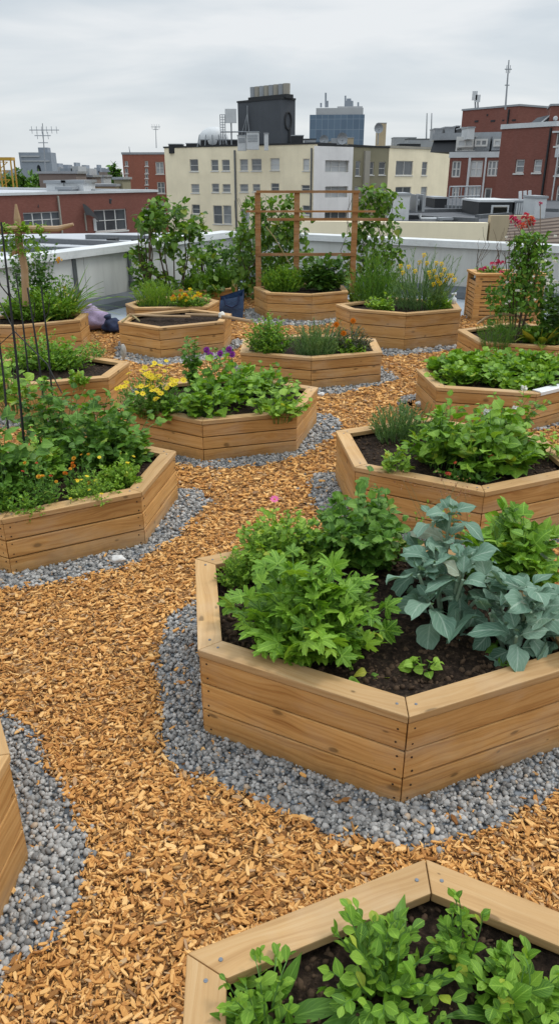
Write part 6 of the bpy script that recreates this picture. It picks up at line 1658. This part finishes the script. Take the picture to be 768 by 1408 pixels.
for k in range(n):
    (x_0, z_0), (x_1, z_1) = pf[k], pf[k+1]; mb.hexa([(x_0,90,a[2]-.3),(x_1,90,a[2]-.3),(x_1,94,a[2]-.3),(x_0,94,a[2]-.3),(x_0,90,z_0),(x_1,90,z_1),(x_1,94,z_1),(x_0,94,z_0)])
mb.build('body', M['conc'], r_)
mb = MB(); mb.box(a[0]+1.2, a[0]+2.2, 89.94, 89.99, a[2]-.2, a[2]+.75); mb.build('hatch', M['metal'], r_)

# brick penthouse
ph = ((17.656, 80), (21.484, 74.5))
rt, P3, L_ = building('brick_penthouse', 'square red brick penthouse carrying the radio mast', 'roof structure', ph, 7.617, 5.5, 'brickd', (), zb=3, cap=.15, capmat='metal')
for w_ in [(1.646, 2.097, 6.554, 6.708), (3.595, 4.114, 6.49, 6.64), (4.959, 5.17, 6.491, 6.61), (6.083, 6.493, 6.443, 6.578), (3.04, 3.215, 7.006, 7.156)]: strip(rt, P3, 'wall_slot', 'black', *w_[:4], .005, .04)
w_ = (5.573, 5.689, 5.929, 7.404); strip(rt, P3, 'drainpipe', 'black', w_[0], w_[1], 3, w_[3], .01, .12)
# big brick building at the right
br_ = ((15.154, 56), (17.644, 52.5))
wr = [(1.473, 2.203, 2.112, 2.948, 1, 2), (2.955, 3.603, 2.149, 2.928, 1, 2)]
zr_ = 4.835
rt, P3, L_ = building('brick_building', 'large dark brick building with two small windows at the right', 'building', br_, zr_, 10, 'brickd', wr, cap=.28, capmat='metalw', fw=.08)
w_ = (3.902, 4.014, 0.469, 4.729); strip(rt, P3, 'drainpipe', 'black', w_[0], w_[1], -10, zr_-.1, .01, .10)
gb = ((17.456, 52.2), (18.758, 51))
wg = [(0.452, 1.053, 1.979, 2.971, 1, 2), (0.721, 1.326, 0.324, 1.377, 1, 2), (0.184, 0.78, 3.68, 4.506, 1, 1)]
rt, P3, L_ = building('glazed_bay', 'pale blue glazed bay at the right end of the dark brick building', 'building', gb, zr_-.4, 8, 'brickd', wg, cap=.1, capmat='metalw')
sp_ = [(0.292, 2.038, 3.026, 3.544), (0.505, 0.563, -0.165, 3.667)]
strip(rt, P3, 'spandrel', 'metalw', *sp_[0][:4], .005, .06); strip(rt, P3, 'mullion', 'metalw', sp_[1][0], sp_[1][1], -10, sp_[1][3], .061, .15)
ch = ((18.448, 56.5), (20.385, 56))
rt, P3, L_ = building('brick_stack', 'dark brick stack with a round white lamp at the upper right edge', 'roof structure', ch, 6.262, 3, 'brickd', (), zb=zr_-.2, cap=.12)
w_ = (0.303, 0.469, 5.384, 5.603); cq = Vector(P3((w_[0]+w_[1])/2, (w_[2]+w_[3])/2, .05)); mb = MB(); mb.tube([cq, cq+Vector((0, -.12, 0))], [.17, .12], 12); mb.build('round_lamp', M['metalw'], rt)
sl = [(17.844, 57, 5.086), (18.694, 57, 5.773), (18.801, 57, 5.086)]
mb = MB(); mb.add([(*sl[0],), (*sl[1],), (*sl[2],), (sl[0][0], 60, sl[0][2]), (sl[1][0], 60, sl[1][2]), (sl[2][0], 60, sl[2][2])], [(0,2,1),(3,4,5),(0,1,4,3),(1,2,5,4),(0,3,5,2)])
r_ = empty('sloping_roof', sl[0], 'small dark sloping roof leaning against the brick stack', 'roof structure'); mb.build('slope', M['tower'], r_)
mb = MB(); mb.tube([sl[0], sl[1]], .06, 5); mb.build('edge_trim', M['metalw'], r_)
# brown shingle roof just past the wall at the right
s4 = [(6.178, 21, 0.812), (7.98, 22, 0.926), (6.522, 17, 0.47), (5.06, 17.5, 0.425)]
r_ = empty('shingle_roof', s4[3], 'brown shingled roof just beyond the garden wall', 'building')
mb = MB(); v8 = [Vector(q) for q in s4]; mb.add([tuple(q) for q in v8] + [(q.x, q.y, -16) for q in v8], [(3,2,1,0),(0,1,5,4),(1,2,6,5),(2,3,7,6),(3,0,4,7)], None); mb.build('roof', M['brownroof'], r_)
mb = MB()
for k in range(9):
    f = k/9; a = v8[0].lerp(v8[3], f); b = v8[1].lerp(v8[2], f); mb.tube([a+Vector((0, 0, .01)), b+Vector((0, 0, .01))], .02, 4, False)
mb.build('batten', M['haze3'], r_)
# ------------------------------------------------------------------ sky, sun, camera
SUN_EL, SUN_AZ = R(56), R(62)          # azimuth measured from +Y towards +X
w = bpy.data.worlds.new('World'); scene.world = w; w.use_nodes = True
nt = w.node_tree; nt.nodes.clear()
N_ = lambda t, **k: (lambda nd: ([setattr(nd, a, b) for a, b in k.items()], nd)[1])(nt.nodes.new('ShaderNode' + t))
sky = N_('TexSky', sky_type='NISHITA', sun_disc=False, sun_elevation=SUN_EL, sun_rotation=SUN_AZ)
tc = N_('TexCoord'); sep = N_('SeparateXYZ'); nt.links.new(tc.outputs['Generated'], sep.inputs[0])
def mth(op, a, b=0.0, c=None):
    nd = N_('Math', operation=op)
    for i, v in enumerate((a, b, c)):
        if v is None: continue
        if isinstance(v, bpy.types.NodeSocket): nt.links.new(v, nd.inputs[i])
        else: nd.inputs[i].default_value = v
    return nd.outputs[0]
z = mth('MAXIMUM', sep.outputs[2], 0.0); den = mth('ADD', z, .16)
cmb = N_('CombineXYZ'); nt.links.new(mth('DIVIDE', sep.outputs[0], den), cmb.inputs[0]); nt.links.new(mth('DIVIDE', sep.outputs[1], den), cmb.inputs[1])
mp = N_('Mapping'); mp.inputs['Scale'].default_value = (.75, 1.0, 1); mp.inputs['Location'].default_value = (3.3, 1.7, 0); nt.links.new(cmb.outputs[0], mp.inputs[0])
nz = N_('TexNoise'); nz.inputs['Scale'].default_value = .95; nz.inputs['Detail'].default_value = 5; nz.inputs['Roughness'].default_value = .5; nz.inputs['Distortion'].default_value = .4
nt.links.new(mp.outputs[0], nz.inputs['Vector'])
rp = N_('ValToRGB'); cr = rp.color_ramp
while len(cr.elements) < 3: cr.elements.new(.5)
for e, (p, c) in zip(cr.elements, [(.33, (4.3, 4.85, 5.4)), (.49, (5.6, 6.1, 6.5)), (.63, (7.2, 7.4, 7.55))]):
    e.position = p; e.color = (*[q/8 for q in c], 1)
nt.links.new(nz.outputs[0], rp.inputs[0])
hz = N_('ValToRGB'); hz.color_ramp.elements[0].position = 0.0; hz.color_ramp.elements[1].position = .16
hz.color_ramp.elements[0].color = (.8,)*3 + (1,); hz.color_ramp.elements[1].color = (0, 0, 0, 1)
nt.links.new(z, hz.inputs[0])
m1 = N_('Mix', data_type='RGBA'); nt.links.new(hz.outputs[0], m1.inputs[0]); nt.links.new(rp.outputs[0], m1.inputs[6]); m1.inputs[7].default_value = (6.7/8, 7.0/8, 7.15/8, 1)
sc_ = N_('Mix', data_type='RGBA', blend_type='MULTIPLY'); sc_.inputs[0].default_value = 1; nt.links.new(m1.outputs[2], sc_.inputs[6]); sc_.inputs[7].default_value = (8, 8, 8, 1)
zg = N_('MapRange'); zg.interpolation_type = 'SMOOTHSTEP'; zg.inputs[1].default_value = .24; zg.inputs[2].default_value = .95; zg.inputs[3].default_value = 1.0; zg.inputs[4].default_value = 2.3
nt.links.new(z, zg.inputs[0])          # an overcast sky is brighter overhead than near the horizon
zv = N_('CombineColor'); [nt.links.new(zg.outputs[0], zv.inputs[i]) for i in range(3)]
zm_ = N_('Mix', data_type='RGBA', blend_type='MULTIPLY'); zm_.inputs[0].default_value = 1; nt.links.new(sc_.outputs[2], zm_.inputs[6]); nt.links.new(zv.outputs[0], zm_.inputs[7]); sc_ = zm_
m2 = N_('Mix', data_type='RGBA'); m2.inputs[0].default_value = .93; nt.links.new(sky.outputs[0], m2.inputs[6]); nt.links.new(sc_.outputs[2], m2.inputs[7])
bg = N_('Background'); bg.inputs[1].default_value = .118; nt.links.new(m2.outputs[2], bg.inputs[0])
wo = N_('OutputWorld'); nt.links.new(bg.outputs[0], wo.inputs[0])

sd = bpy.data.lights.new('sun', 'SUN'); sd.energy = 1.5; sd.angle = R(14); sd.color = (1, .965, .91)
so = bpy.data.objects.new('sun', sd); COL.objects.link(so)
dirv = Vector((math.sin(SUN_AZ)*math.cos(SUN_EL), math.cos(SUN_AZ)*math.cos(SUN_EL), math.sin(SUN_EL)))
so.rotation_euler = dirv.to_track_quat('Z', 'Y').to_euler(); so.location = (0, 0, 30)

cd = bpy.data.cameras.new('camera'); cam = bpy.data.objects.new('camera', cd); COL.objects.link(cam)
cam.location = (0, 0, 2.0); cam.rotation_euler = (math.pi/2 - 0.434, 0, 0)
cd.sensor_fit = 'VERTICAL'; cd.sensor_height = 24.0; cd.sensor_width = 24.0; cd.lens = 24.0*1000/1408
cd.clip_start = .05; cd.clip_end = 9000
scene.camera = cam
scene.view_settings.view_transform = 'Standard'; scene.view_settings.look = 'None'; scene.view_settings.exposure = 0; scene.view_settings.gamma = 1
scene.cycles.use_denoising = True
scene.cycles.max_bounces = 7; scene.cycles.transparent_max_bounces = 6
